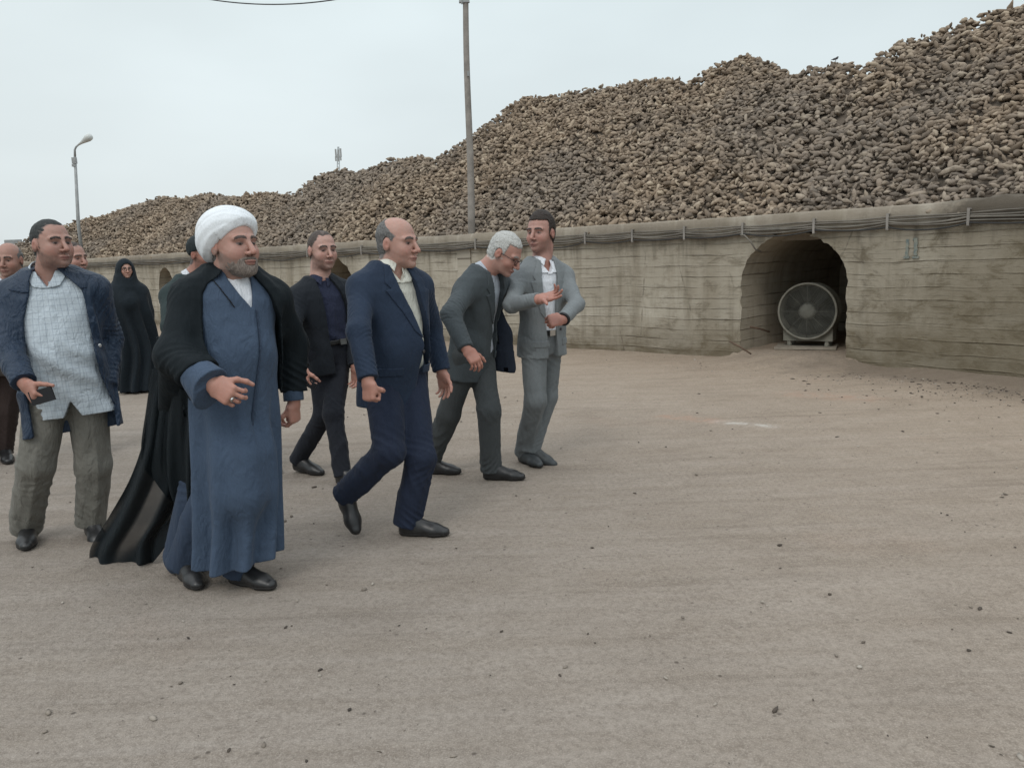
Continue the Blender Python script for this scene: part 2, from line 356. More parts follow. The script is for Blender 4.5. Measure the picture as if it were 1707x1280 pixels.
def build_wall():
    root = empty('concrete_wall', wp(LEN/2), 'long low board-marked concrete retaining wall with arched tunnels, holding back the beet heap', 'wall')
    step = .045; sv = np.arange(0, LEN, step); zv = np.r_[-.25, np.arange(0, WALL_H+1e-6, WALL_H/38)]
    S, Z = np.meshgrid(sv, zv, indexing='ij'); keep = np.ones((len(sv)-1, len(zv)-1), bool)
    for a in arches:
        d = arch_sd(a, S, Z)
        cc = arch_sd(a, (S[:-1, :-1]+step/2), (Z[:-1, :-1]+.022))
        keep &= cc > 0
        near = (d < step*.75) & (d > -step*1.3)
        # snap the rim onto the arch line
        dx = (S-a.c); up = Z > a.sp; e = np.sqrt((dx/a.w)**2+((Z-a.sp)/(a.top-a.sp))**2)
        use = near & (np.abs(S-a.c) < a.w*1.2)
        S = np.where(use & up, a.c+dx/np.maximum(e, .3), S); Z = np.where(use & up, a.sp+(Z-a.sp)/np.maximum(e, .3), Z)
        S = np.where(use & ~up, a.c+np.sign(dx)*a.w, S)
        rg = use & (np.abs(arch_sd(a, S, Z)) < .004); jit = np.abs(noise2(S, Z, 41, 9))*.040+np.abs(noise2(S, Z, 42, 34))*.028; rad = np.hypot(S-a.c, Z-a.sp)
        S = np.where(rg, S-(S-a.c)/rad*jit, S); Z = np.where(rg & up, Z-(Z-a.sp)/rad*jit, Z)
    rown = (np.sin(np.floor(Z*6.6+.4)*12.9)*.5)*.006
    D = rown+.006*noise2(S, Z*3, 9, 2.2)
    # the panels right of the first tunnel stand a little proud of the bay beside it
    bay = s_of_px(1441); D = D-.035*(S < bay+.012*np.sin(Z*17)+.02*np.sin(Z*5))
    P = wp(S.ravel(), D.ravel(), Z.ravel()); uv = np.stack([S.ravel(), Z.ravel()], -1)
    idx = np.arange(S.size).reshape(S.shape)
    F = np.stack([idx[:-1, :-1], idx[1:, :-1], idx[1:, 1:], idx[:-1, 1:]], -1)[keep]
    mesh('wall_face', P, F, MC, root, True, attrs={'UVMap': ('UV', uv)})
    # coping beam, a little proud, broken and patched on top
    sv = np.arange(0, LEN, .06); n = len(sv); prof = [(.30, WALL_H-.04), (-.055, WALL_H-.0), (-.06, WALL_H+.03), (-.06, 1.86), (-.05, 1.93), (-.02, 1.95), (.42, 1.95), (.45, 1.6)]
    V = []; UV = []
    for j, (d, z) in enumerate(prof):
        dd = d+.010*noise2(sv, sv*0+j, 20, 6)+.012*noise2(sv, sv*0+j*2, 21, 1.2); zz = z+(.012*noise2(sv, sv*0+j, 22, 5) if z > 1.8 else .008*noise2(sv, sv*0, 25, 7))
        if z > 1.8: zz = zz+np.clip((S_X-sv)/.3, 0, 1)*.05*np.abs(noise2(sv, sv*0+j*3, 23, 14)+.3*noise2(sv, sv*0+j, 24, 40)); dd = dd-np.clip((S_X-sv)/.3, 0, 1)*.03*np.abs(noise2(sv, sv*0+j*5, 26, 20))
        V.append(wp(sv, dd, zz)); UV.append(np.stack([sv, sv*0+z*1.0+j*.05], -1))
    V = np.concatenate(V); UV = np.concatenate(UV); m = len(prof)
    F = np.array([(j*n+i, j*n+i+1, (j+1)*n+i+1, (j+1)*n+i) for j in range(m-1) for i in range(n-1)])
    mesh('coping', V, F[:, ::-1], MCOP, root, True, attrs={'UVMap': ('UV', UV)})
    # tunnel linings
    for k, a in enumerate(arches):
        pth = a.path(rough=.004); dep = np.array([.0, .3, .8, 1.5, 2.3, 3.2]); V = []; UV = []
        per = np.r_[0, np.cumsum(np.linalg.norm(np.diff(pth, axis=0), axis=1))]
        n0 = wp(a.c, 1.0)-wp(a.c); sk = (wp(a.c+.1)-wp(a.c))[:3]/.1
        for d in dep:
            b0 = wp(pth[:, 0], .0, pth[:, 1]); V.append(b0+n0*(d+.0)); UV.append(np.stack([per*.0+d, pth[:, 1]], -1))
        n_ = len(pth); F = [(i*n_+j, (i+1)*n_+j, (i+1)*n_+j+1, i*n_+j+1) for i in range(len(dep)-1) for j in range(n_-1)]
        F.append(tuple((len(dep)-1)*n_+j for j in range(n_)))
        mesh('tunnel', np.concatenate(V), F, MTUN, root, False, attrs={'UVMap': ('UV', np.concatenate(UV))})
    # buttress strip below the pole
    s0 = s_of_px(775); mb = MB()
    T = wp(s0+.1)-wp(s0-.1); T /= np.linalg.norm(T); N = wp(s0, 1)-wp(s0)
    mb.box(wp(s0, .02, .85), (.16, .05, .848), [T, N, (0, 0, 1)])
    uv = np.array([[s0, .85+z*.85] for z in (0, 1)]*4)
    mb.build('buttress', MC, root, attrs={'UVMap': ('UV', uv)})
    return root

def build_ground():
    def axis(a, b_, fine, lo, hi, g_=1.12):
        v = list(np.arange(lo, hi+1e-6, fine)); st = fine; x = hi
        while x < b_: st *= g_; x += st; v.append(x)
        st = fine; x = lo; left = []
        while x > a: st *= g_; x -= st; left.append(x)
        return np.array(left[::-1]+v)
    xs = axis(-900, 900, .07, -7, 7); ys = axis(-40, 1600, .07, 1.4, 14)
    X, Y = np.meshgrid(xs, ys, indexing='ij'); D, S = wall_sd(X, Y)
    R = np.hypot(X, Y)
    Z = (.006*noise2(X, Y, 1, 1.1)+.004*noise2(X, Y, 2, 3.5)+.0025*noise2(X, Y, 4, 9))*np.clip(60/np.maximum(R, 60), 0, 1)
    nw = np.clip(1+D/.55, 0, 1)*(D < .3); side = np.clip((S_R-S)/3.0+.4, .25, 1)     # drift of soil against the foot
    Z = Z+.07*nw**2*side*(1+.5*noise2(X, Y, 6, 4))
    a = arches[0]; ramp_ = np.clip(1+D/.9, 0, 1)*np.clip(1.35-np.abs(S-a.c)/(a.w), 0, 1)
    Z = Z+.11*np.minimum(1, ramp_*1.3)
    inner = (D > 0) & (D < 3.5) & (np.abs(S-a.c) < a.w*1.2); Z = np.where(inner, .115+.01*noise2(X, Y, 7, 5), Z)
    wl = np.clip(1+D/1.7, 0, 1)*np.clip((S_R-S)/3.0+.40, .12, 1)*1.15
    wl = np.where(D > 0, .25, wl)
    idx = np.arange(X.size).reshape(X.shape)
    F = np.stack([idx[:-1, :-1], idx[1:, :-1], idx[1:, 1:], idx[:-1, 1:]], -1).reshape(-1, 4)
    def segd(p, q):
        d = (q-p)[:2]; t = np.clip(((X-p[0])*d[0]+(Y-p[1])*d[1])/(d@d), 0, 1); return np.hypot(X-p[0]-t*d[0], Y-p[1]-t*d[1])
    CK = np.zeros((X.size, 4)); CK[:, 0] = np.clip(1.2-segd(gnd(1195, 703), gnd(1282, 711))/.07, 0, 1).ravel(); CK[:, 1] = np.clip(1.3-segd(gnd(1115, 694), gnd(1190, 702))/.12, 0, 1).ravel()+np.clip(1.1-segd(gnd(1330, 657), gnd(1440, 664))/.25, 0, 1).ravel()*.8
    V = np.stack([X.ravel(), Y.ravel(), Z.ravel()], -1)
    struct(mesh('ground', V, F, MG, None, True, attrs={'wallside': ('FLOAT', wl.ravel()), 'warm': ('FLOAT', np.clip(1+(D+1.0)/6.5, 0, 1).ravel()), 'chalk': ('FLOAT_COLOR', CK)}))
S_R = s_of_px(1240); S_E = s_of_px(1707); S_M = s_of_px(1430); S_L = s_of_px(945); S_X = s_of_px(1565)
MG = m_ground(); MC = m_concrete(); MCOP = m_concrete('coping_concrete', (.255, .22, .178), (.33, .295, .245), boards=False, wet=False)
MTUN = m_concrete('tunnel_concrete', (.40, .35, .28), (.48, .43, .35), boards=True, wet=False)

# ------------------------------------------------------------------ beet heap
sil = [(-60, 430), (20, 408), (60, 392), (140, 362), (175, 355), (270, 325), (300, 328), (350, 320), (395, 326), (440, 315), (485, 321), (520, 294), (560, 279), (600, 282), (640, 266), (690, 256), (725, 263),
       (780, 226), (830, 185), (872, 156), (910, 158), (960, 149), (1010, 143), (1090, 126), (1145, 132), (1200, 101), (1240, 87), (1285, 104), (1325, 123), (1365, 108), (1392, 101), (1445, 106), (1500, 66), (1545, 56),
       (1600, 38), (1640, 20), (1707, 3), (1800, -30), (2000, -90)]
SLOPE = math.tan(math.radians(36))
def ridge():
    out = []
    for px, py in sil:
        d = ray(px, py+2-6*np.clip((px-1400)/300, 0, 1)-3*np.clip((200-px)/200, 0, 1)); ts = np.linspace(6, 60, 1500); P = CAMP+ts[:, None]*d
        D, S = wall_sd(P[:, 0], P[:, 1]); f = P[:, 2]-(1.90+SLOPE*D); k = np.where((f < 0) & (D > 0.15))[0]
        if len(k): out.append((S[k[0]], D[k[0]]))
    out.sort(); return np.array(out)
RDG = ridge()
def heap_z(S, D, rough=True):
    dr = np.interp(S, RDG[:, 0], RDG[:, 1]); x = np.minimum(D, dr)
    z = 1.86+SLOPE*x-np.maximum(D-dr, 0)*.75
    if rough:
        wgt = np.clip(D/1.0, 0, 1)*np.clip(np.abs(D-dr)/.7+.12, 0, 1)
        z = z+wgt*(.16*noise2(S, D*.6, 31, 1.1)+.07*noise2(S, D, 32, 3.3))
    return z, dr
BEETV = []
def beet_shapes():
    import bmesh
    for k in range(8):
        bm = bmesh.new(); bmesh.ops.create_icosphere(bm, subdivisions=2, radius=1); r = np.random.default_rng(100+k)
        V = np.array([v.co[:] for v in bm.verts]); F = np.array([[v.index for v in f.verts] for f in bm.faces]); bm.free()
        t = (V[:, 0]+1)/2; wd = (.43+.18*np.sin(t*3.0)-.36*t**2)*r.uniform(.85, 1.15)
        L = r.uniform(.95, 1.8); Q = V.copy(); Q[:, 0] *= L; Q[:, 1] *= wd*1.15; Q[:, 2] *= wd
        Q[:, 1] += .18*np.sin(t*2.5+k)*r.uniform(-1, 1); Q += .05*np.sin(V[:, [1, 2, 0]]*5+k)+.04*np.sin(V[:, [2, 0, 1]]*9+k*2)
        BEETV.append((Q, F))
def rand_rot(n, r):
    q = r.normal(size=(n, 4)); q /= np.linalg.norm(q, axis=1)[:, None]; a, b_, c, d = q.T
    return np.stack([1-2*(c*c+d*d), 2*(b_*c-a*d), 2*(b_*d+a*c), 2*(b_*c+a*d), 1-2*(b_*b_+d*d), 2*(c*d-a*b_), 2*(b_*d-a*c), 2*(c*d+a*b_), 1-2*(b_*b_+c*c)], -1).reshape(n, 3, 3)
def build_heap():
    beet_shapes()
    # dark soil body under the beets
    sv = np.arange(0, LEN, .25); dv = np.r_[0.05, np.arange(.3, 12, .3)]
    S, D = np.meshgrid(sv, dv, indexing='ij'); Z, _ = heap_z(S, D); Z = np.maximum(Z-.10, -.1); P = wp(S.ravel(), D.ravel(), Z.ravel())
    idx = np.arange(S.size).reshape(S.shape); F = np.stack([idx[:-1, :-1], idx[1:, :-1], idx[1:, 1:], idx[:-1, 1:]], -1).reshape(-1, 4)
    root = mesh('beet_heap', P, F, MSOIL, None, True)
    tag(root, 'soil core of the long sugar beet heap, lying under the loose beets behind the wall', 'heap'); root['kind'] = 'stuff'
    r = np.random.default_rng(5); n = 130000
    # more beets per metre where the heap is near
    s = r.uniform(0, LEN-.2, n); d = r.uniform(0.0, 10, n)
    z, dr = heap_z(s, d); keep = (d < dr+.55)
    s, d, z = s[keep], d[keep], z[keep]; P = wp(s, d, z)
    # thin out by area density 105 per square metre of slope
    dens = 400*1.24*LEN*10/n; k = r.uniform(size=len(s)) < dens; s, d, P = s[k], d[k], P[k]
    dep = P[:, 1]; pxx = P[:, 0]/dep*FPX+853; inview = (pxx > -60) & (pxx < 1790); P = P[inview]; s = s[inview]; d = d[inview]
    P[:, 2] += r.normal(.0, .03, len(P))-.02
    N = len(P); size = r.gamma(11, 1/11, N)*.045; size = np.clip(size, .024, .075); R = rand_rot(N, r); var = r.integers(0, 8, N); tone = r.uniform(size=N)
    # long axes lie down the slope rather than stand up
    R[:, 2, 0] *= .55; R[:, :, 0] /= np.linalg.norm(R[:, :, 0], axis=1)[:, None]
    R[:, :, 1] -= R[:, :, 0]*np.sum(R[:, :, 0]*R[:, :, 1], 1)[:, None]; R[:, :, 1] /= np.linalg.norm(R[:, :, 1], axis=1)[:, None]; R[:, :, 2] = np.cross(R[:, :, 0], R[:, :, 1])
    dist = np.linalg.norm(P-CAMP, axis=1); pxx = P[:, 0]/P[:, 1]*FPX+853
    order = np.argsort(dist + 100*(pxx > 1690) + 100*(d < .04)); near = order[:300]; rest = order[300:]
    ms = []
    for k_, (Q, F) in enumerate(BEETV):
        me = bpy.data.meshes.new('sugar_beet'); me.from_pydata(Q.tolist(), [], F.tolist()); me.update(); me.materials.append(MBEET)
        me.polygons.foreach_set('use_smooth', np.ones(len(me.polygons), bool)); ms.append(me)
    for i in near:
        o = bpy.data.objects.new('sugar_beet', ms[var[i]]); COL.objects.link(o)
        M = Matrix([[*(R[i][0]*size[i]), P[i, 0]], [*(R[i][1]*size[i]), P[i, 1]], [*(R[i][2]*size[i]), P[i, 2]], [0, 0, 0, 1]]); o.matrix_world = M
        tag(o, 'dusty brown sugar beet among the nearest ones above the right end of the wall', 'sugar beet', 'nearest sugar beets at the right end of the heap')
    VV = []; FF = []; TT = []; off = 0
    for k_, (Q, F) in enumerate(BEETV):
        ii = rest[var[rest] == k_]
        A = np.einsum('nij,vj->nvi', R[ii], Q)*size[ii, None, None]+P[ii, None, :]
        VV.append(A.reshape(-1, 3)); FF.append((F[None]+off+np.arange(len(ii))[:, None, None]*len(Q)).reshape(-1, 3)); TT.append(np.repeat(tone[ii], len(Q))); off += A.shape[0]*A.shape[1]
    o = mesh('sugar_beets', np.concatenate(VV), np.concatenate(FF), MBEET, None, True, attrs={'tone': ('FLOAT', np.concatenate(TT))})
    tag(o, 'thousands of loose sugar beets piled in a long ridge behind the concrete wall', 'sugar beets', None, 'stuff')
    print('beets', N)

# ------------------------------------------------------------------ small site things
def box_R(T, N): return [T, N, (0, 0, 1)]
def build_fan():
    a = arches[0]; c0 = at(1346, 519, 10.95)
    N = wp(a.c, 1)-wp(a.c); v = (c0-CAMP); v[2] = 0; v /= np.linalg.norm(v); ax = .45*N+.55*v; ax[2] = 0; ax /= np.linalg.norm(ax)     # into the tunnel
    T = np.cross(ax, [0, 0, 1.]); T /= np.linalg.norm(T); R = 46/FPX*10.95
    fl = .125; root = empty('ventilation_fan', (c0[0], c0[1], fl), 'big round industrial fan with wire grille, standing on a plate in the tunnel mouth', 'fan')
    mb = MB(); mb.lathe([(R*.97, -.0), (R, -.02), (R*1.03, 0), (R*1.03, .03), (R*.97, .05), (R*.95, .34), (R*1.0, .36), (R*1.0, .39), (R*.9, .39), (R*.9, .06), (R*.955, .0)], c0, ax, 48)
    mb.build('housing', MFAN, root, True)
    mb = MB(); th = np.linspace(0, 2*math.pi, 49)[:-1]; up = np.array([0, 0, 1.])
    mb.tube([c0-ax*.02+R*1.0*(math.cos(t)*T+math.sin(t)*up) for t in th], .016, 8, True); mb.build('rim', MFAN, root, True)
    # spiral wire grille with spokes
    mb = MB()
    for q in np.linspace(.30, .95, 17): mb.tube([c0-ax*.03*(1-q*q)-ax*.01+R*q*(math.cos(t)*T+math.sin(t)*up) for t in th[::1]], .0036, 4, True)
    for t in np.linspace(0, 2*math.pi, 9)[:-1]: mb.tube([c0-ax*.04+R*.22*(math.cos(t)*T+math.sin(t)*up), c0-ax*.02+R*.97*(math.cos(t)*T+math.sin(t)*up)], .0028, 4)
    mb.build('grille', MFANG, root, True)
    mb = MB(); mb.lathe([(0.001, -.05), (R*.2, -.045), (R*.30, -.03), (R*.32, 0), (R*.3, .2), (0.001, .21)], c0, ax, 28); mb.build('hub', MFANG, root, True)
    for k in range(7):
        t = 2*math.pi*k/7; rd = math.cos(t)*T+math.sin(t)*up; tg = -math.sin(t)*T+math.cos(t)*up; mb = MB()
        V = []
        for q, tw, wd in ((.26, .9, .07), (.55, .7, .09), (.88, .5, .10)):
            for sg in (-1, 1):
                for th_ in (-.004, .004): V.append(c0+ax*(.13+th_)+rd*R*q+(tg*math.cos(tw)+ax*math.sin(tw))*wd*sg)
        F = []
        for i in (0, 4): F += [(i, i+2, i+6, i+4), (i+1, i+5, i+7, i+3), (i, i+4, i+5, i+1), (i+2, i+3, i+7, i+6)]
        F += [(0, 1, 3, 2), (8, 10, 11, 9)]
        mb.add(V, F); mb.build('blade', MFAND, root)
    mb = MB(); mb.lathe([(R*.9, .33), (.001, .34)], c0, ax, 32); mb.build('rear_screen', MFAND, root)
    bz = c0[2]-R
    mb = MB(); V = []
    wdt = R*.86; hb = bz-.035
    prof = [(-wdt, hb), (wdt, hb)] + [(R*.98*math.cos(t), c0[2]+R*.98*math.sin(t)) for t in np.linspace(math.radians(-28), math.radians(-152), 16)]
    n = len(prof)
    for dd in (.045, .33):
        for x, z in prof: q = c0+T*x+ax*dd; V.append((q[0], q[1], z))
    mb.add(V, [tuple(range(n)), tuple(range(2*n-1, n-1, -1))]+[(i, (i+1) % n, (i+1) % n+n, i+n) for i in range(n)]); mb.build('cradle', MFAN, root)
    for sg in (-1, 1):
        mb = MB()
        for dd in (.08, .3):
            q = c0+T*sg*R*.66+ax*dd; mb.tube([(q[0], q[1], fl+.03), (q[0], q[1], hb)], [.035, .028], 10)
        mb.build('foot', MFAN, root)
    q = c0+ax*.12-T*.03; pl = MB(); Tt = T*.98+ax*.12; Tt /= np.linalg.norm(Tt); Nn = np.cross([0, 0, 1.], Tt)
    pl.box((q[0], q[1], fl+.012), (.40, .26, .014), [Tt, Nn, (0, 0, 1)]); o = pl.build('base_plate', MWOOD, None)
    tag(o, 'flat dusty metal plate lying under the round fan in the tunnel mouth', 'plate')

def build_site():
    # cables strung along the coping
    ends = [0.0, LEN-1]
    r = np.random.default_rng(3); bk = [s_of_px(x) for x in (1620, 1485, 1362, 1243, 1146, 1060, 982, 900, 800, 700, 610, 520, 430, 330, 230, 140, 60)]
    bk = sorted(bk)
    cols = ['thin grey cable, topmost of the bundle strung below the coping', 'grey cable running second from the top of the bundle under the coping', 'thick dusty cable in the middle of the bundle under the coping',
            'slack cable sagging between brackets in the lower half of the bundle', 'lowest dark cable of the bundle, hanging slackest along the wall']
    for k in range(5):
        P = []; z0 = 1.815-.027*k
        ns = np.r_[0.02, bk, LEN-1.5]
        for a, b_ in zip(ns[:-1], ns[1:]):
            sag = (.006+.012*k*r.uniform(.3, 1.4)) if (b_-a) > .5 else .004
            for t in np.linspace(0, 1, 9)[:-1]:
                s = a+(b_-a)*t; zz = z0-sag*4*t*(1-t)+.006*math.sin(s*5+k*2); P.append(wp(s, -.082-.004*k-.003*math.sin(s*3+k), zz))
        mb = MB(); mb.tube(np.array(P), [.008, .010, .013, .009, .010][k], 6); o = mb.build('wall_cable', MCABLE if k != 4 else MDARKC, None, True)
        tag(o, cols[k], 'cable', 'cables strung along the coping')
    for i, s in enumerate(bk[:13]):
        T = wp(s+.1)-wp(s-.1); T /= np.linalg.norm(T); N = wp(s, 1)-wp(s)
        mb = MB(); mb.box(wp(s, -.105, 1.765), (.014, .006, .085), [T, N, (0, 0, 1)]); mb.box(wp(s, -.08, 1.853), (.014, .03, .006), [T, N, (0, 0, 1)]); mb.box(wp(s, -.08, 1.677), (.014, .03, .006), [T, N, (0, 0, 1)])
        o = mb.build('cable_bracket', MPOLE); tag(o, 'small metal strap holding the cable bundle to the coping', 'bracket', 'straps holding the cables to the coping')
    s = s_of_px(1243); P = [wp(s+.02, -.12, 1.70), wp(s-.05, -.14, 1.69), wp(s-.13, -.12, 1.60), wp(s-.17, -.06, 1.50), wp(s-.2, .03, 1.47)]
    mb = MB(); mb.tube(P, .011, 6); tag(mb.build('dropped_cable', MCABLE, None, True), 'short cable end bending down from the bundle into the fan tunnel', 'cable')
    # pole standing on the wall
    s = s_of_px(785); b_ = wp(s, .22, 1.9); Yp = b_[1]; P0 = at(786, 392, Yp); P1 = at(775, -60, Yp)
    root = empty('utility_pole', P0, 'tall thin grey utility pole rising from the wall in front of the beet heap', 'utility pole')
    mb = MB(); tt = np.linspace(0, 1, 14); P = P0[None]*(1-tt)[:, None]+P1[None]*tt[:, None]; P[:, 0] += .012*np.sin(tt*7); P[0, 2] -= .35
    mb.tube(P, .066-.020*tt, 14); mb.build('shaft', MPOLE, root, True)
    q = at(776, 4, Yp); mb = MB(); mb.box(q+np.array([-.02, -.03, 0]), (.09, .03, .02)); mb.tube([q+[-.06, -.06, -.05], q+[-.06, -.06, .06]], .014, 8); mb.build('bracket', MGALV, root)
    q2 = at(781, 125, Yp); mb = MB(); mb.tube([q2+[-.0, -.07, -.04], q2+[-.0, -.07, .04]], .02, 8); mb.build('clamp', MGALV, root)
    # overhead wire
    Yw = Yp; A = at(777, -52, Yw); P = []
    for t in np.linspace(0, 1, 60):
        x = 777-t*900; y = -70+ (8+70)*(1-((x-455)/322)**2)
        P.append(at(x, y, Yw+t*3.0))
    mb = MB(); mb.tube(P, .011, 6); tag(mb.build('overhead_wire', MDARKC, None, True), 'sagging overhead wire crossing the sky left of the utility pole', 'wire')
    # street lamp at the far left of the wall
    Y = wp(s_of_px(129), .3)[1]; B = at(130.5, 372, Y); T_ = at(125, 262, Y); E = at(125.3, 249, Y)
    root = empty('street_lamp', B, 'slender street lamp with one curved arm, rising above the far left of the wall', 'street lamp')
    B2 = B.copy(); B2[2] = 1.7
    mb = MB(); mb.tube([B2, B, T_], [.055, .052, .040], 12); mb.build('post', MGALV, root, True)
    mb = MB(); mb.tube([T_, at(124.6, 250, Y), at(127, 245, Y), at(132.5, 240, Y)], [.036, .03, .028, .026], 10); mb.build('arm', MGALV, root, True)
    mb = MB(); a0 = at(131, 241.5, Y); a1 = at(150.5, 227.5, Y-.35); dx = a1-a0; L = np.linalg.norm(dx)
    mb.lathe([(.001, 0), (.03, .01), (.045, L*.25), (.08, L*.55), (.11, L*.8), (.105, L*.95), (.06, L*1.02), (.001, L*1.04)], a0, dx, 16); mb.build('lamp_head', m_simple('pale_lamp_glass', (.55, .57, .56), .35, .1, 6, 0), root, True)
    mb = MB(); mb.box(at(124, 268, Y), (.06, .05, .09)); mb.box(at(123.7, 276, Y), (.05, .05, .04)); mb.build('junction_box', MGALV, root)
    # telecom mast far behind
    Y = 150.; sc = Y/FPX; root = empty('telecom_mast', at(565, 320, Y), 'faint telecom mast with panel antennas far behind the heap', 'mast')
    mb = MB()
    for dx in (-1.6, 1.6):
        mb.tube([at(564+dx*1.5, 320, Y), at(564+dx, 262, Y), at(564+dx*.5, 245, Y)], .09, 6)
    for k, y in enumerate(np.arange(250, 280, 3)): mb.tube([at(562.4, y, Y), at(565.6, y+3*(k % 2), Y)], .05, 4)
    mb.build('lattice', MFAR, root)
    for x, y in ((559.8, 256), (568, 255), (564, 257)):
        mb = MB(); mb.box(at(x, y, Y), (.13, .13, .75)); mb.box(at(x, y-.2, Y)+[0, .2, 0], (.05, .25, .1)); mb.build('panel_antenna', MGALV, root)
        mb = MB(); mb.box(at(x, y+9, Y), (.12, .12, .4)); mb.build('panel_antenna', MGALV, root)
    # far-left portal frame
    Y = 30.; root = empty('portal_frame', at(12, 430, Y), 'small flat-topped metal portal frame beyond the far left end of the heap', 'portal')
    mb = MB(); mb.tube([at(11.2, 470, Y), at(11.2, 404, Y)], .06, 8); mb.tube([at(33, 470, Y), at(33, 404, Y)], .06, 8); mb.build('upright', MGALV, root)
    mb = MB(); mb.box((at(11, 403.5, Y)+at(33, 403.5, Y))/2, (.30, .05, .08)); mb.build('crossbeam', MGALV, root)
    # painted number on the wall right of the tunnel
    m, t, b_ = newmat('faded_teal_paint'); g = NG(t); Pn = g.n('ShaderNodeTexCoord').outputs['Object']
    t.links.new(g.ramp(g.noise(Pn, 22, 4, .7), [(.35, (.12, .155, .155)), (.60, (.24, .24, .20))]), b_.inputs['Base Color']); b_.inputs['Roughness'].default_value = .9
    mb = MB()
    def stroke(px0, py0, px1, py1, wpx):
        sA, sB = s_of_px(px0), s_of_px(px1); zA = zpix(px0, py0); zB = zpix(px1, py1); n = 8; V = []
        hs = abs(s_of_px(px0-wpx)-s_of_px(px0+wpx))/2; vert = abs(py1-py0) > abs(px1-px0)
        for i in range(n+1):
            q = i/n; s_ = sA+(sB-sA)*q; z_ = zA+(zB-zA)*q; j = .004*math.sin(i*2.1)
            for sg in (-1, 1):
                for dd in (-.0485, -.040):
                    V.append(wp(s_+(sg*hs+j if vert else 0), dd, z_+(sg*hs+j if not vert else 0)))
        F = []
        for i in range(n):
            a_ = i*4; F += [(a_, a_+4, a_+6, a_+2), (a_, a_+1, a_+5, a_+4), (a_+2, a_+6, a_+7, a_+3)]
        F += [(0, 2, 3, 1), (n*4, n*4+1, n*4+3, n*4+2)]
        mb.add(V, F)
    def zpix(px, py):
        s_ = s_of_px(px); P_ = wp(s_); d = ray(px, py); return 1.5+d[2]/d[1]*P_[1]
    stroke(1516, 399, 1515.5, 427, 2.4); stroke(1510, 429, 1520, 429, 1.8); stroke(1530, 397, 1530, 426, 2.8); stroke(1525, 429, 1536, 429, 1.8); stroke(1525, 400, 1529, 397, 1.4)
    mb.build('painted_number', m, WALL)
    # bars and scraps leaning in the tunnel mouth
    a = arches[0]; s0 = s_of_px(1252)
    for (p0, p1, r_, lab) in (((1251, 545, 10.9), (1282, 553, 11.1), .014, 'short rusty bar sticking out of the left side of the tunnel'), ((1216, 569, 10.75), (1252, 590, 10.55), .012, 'bent rusty bar leaning at the left foot of the tunnel mouth'),
                              ((1272, 436, 11.6), (1335, 452, 12.6), .03, 'dark beam end high in the left side of the tunnel')):
        mb = MB(); mb.tube([at(*p0), (at(*p0)+at(*p1))/2+[0, 0, .01], at(*p1)], r_, 8); tag(mb.build('iron_bar', MRUST, None, True), lab, 'bar')
    # scattered clods, chips and leaf scraps on the yard
    r = np.random.default_rng(21); VV = []; FF = []; off = 0; Q, F = BEETV[0]
    import bmesh
    bm = bmesh.new(); bmesh.ops.create_icosphere(bm, subdivisions=1, radius=1); Q = np.array([v.co[:] for v in bm.verts]); F = np.array([[v.index for v in f.verts] for f in bm.faces]); bm.free()
    n = 1100; px = r.uniform(-50, 1800, n); u = r.uniform(0, 1, n); D_ = 1.75+11*u**1.1; X = (px-853)/FPX*D_; Y = D_
    x2 = r.normal(0, 1, 1500); 
    ss = s_of_px(1850)+np.abs(r.normal(0, 2.2, 1500)); dd = -np.abs(r.normal(0, .8, 1500)); W = wp(ss, dd, 0); X = np.r_[X, W[:, 0]]; Y = np.r_[Y, W[:, 1]]
    DD, SS = wall_sd(X, Y); ok = DD < -.02; X, Y = X[ok], Y[ok]; n = len(X)
    sz = np.clip(r.gamma(1.3, .0024, n), .0015, .013); sz[r.uniform(size=n) < .015] *= 1.7; sz[-1300:] *= 1.35; R = rand_rot(n, r); sx = np.stack([r.uniform(.8, 2.2, n), r.uniform(.6, 1.2, n), r.uniform(.3, .7, n)], -1)
    yaw = r.uniform(0, 6.28, n); cs, sn = np.cos(yaw), np.sin(yaw); A = Q[None]*(1+r.normal(0, .16, (n, len(Q), 1)))*sx[:, None]*sz[:, None, None]
    B = A.copy(); B[..., 0] = A[..., 0]*cs[:, None]-A[..., 1]*sn[:, None]; B[..., 1] = A[..., 0]*sn[:, None]+A[..., 1]*cs[:, None]
    B[..., 0] += X[:, None]; B[..., 1] += Y[:, None]; B[..., 2] += .004
    m, t, b_ = newmat('yard_litter'); g = NG(t); a_ = g.n('ShaderNodeAttribute', attribute_name='tone').outputs['Fac']
    t.links.new(g.ramp(a_, [(0, (.045, .036, .03)), (.55, (.09, .072, .057)), (.8, (.24, .205, .17)), (1, (.42, .38, .33))]), b_.inputs['Base Color']); b_.inputs['Roughness'].default_value = .95
    FFa = (F[None]+np.arange(n)[:, None, None]*len(Q)).reshape(-1, 3)
    o = mesh('gravel', B.reshape(-1, 3), FFa, m, None, False, attrs={'tone': ('FLOAT', np.repeat(r.uniform(size=n), len(Q)))})
    tag(o, 'small dark clods and chips scattered over the dusty yard', 'gravel', None, 'stuff')

build_ground(); WALL = build_wall(); build_heap(); build_fan(); build_site()
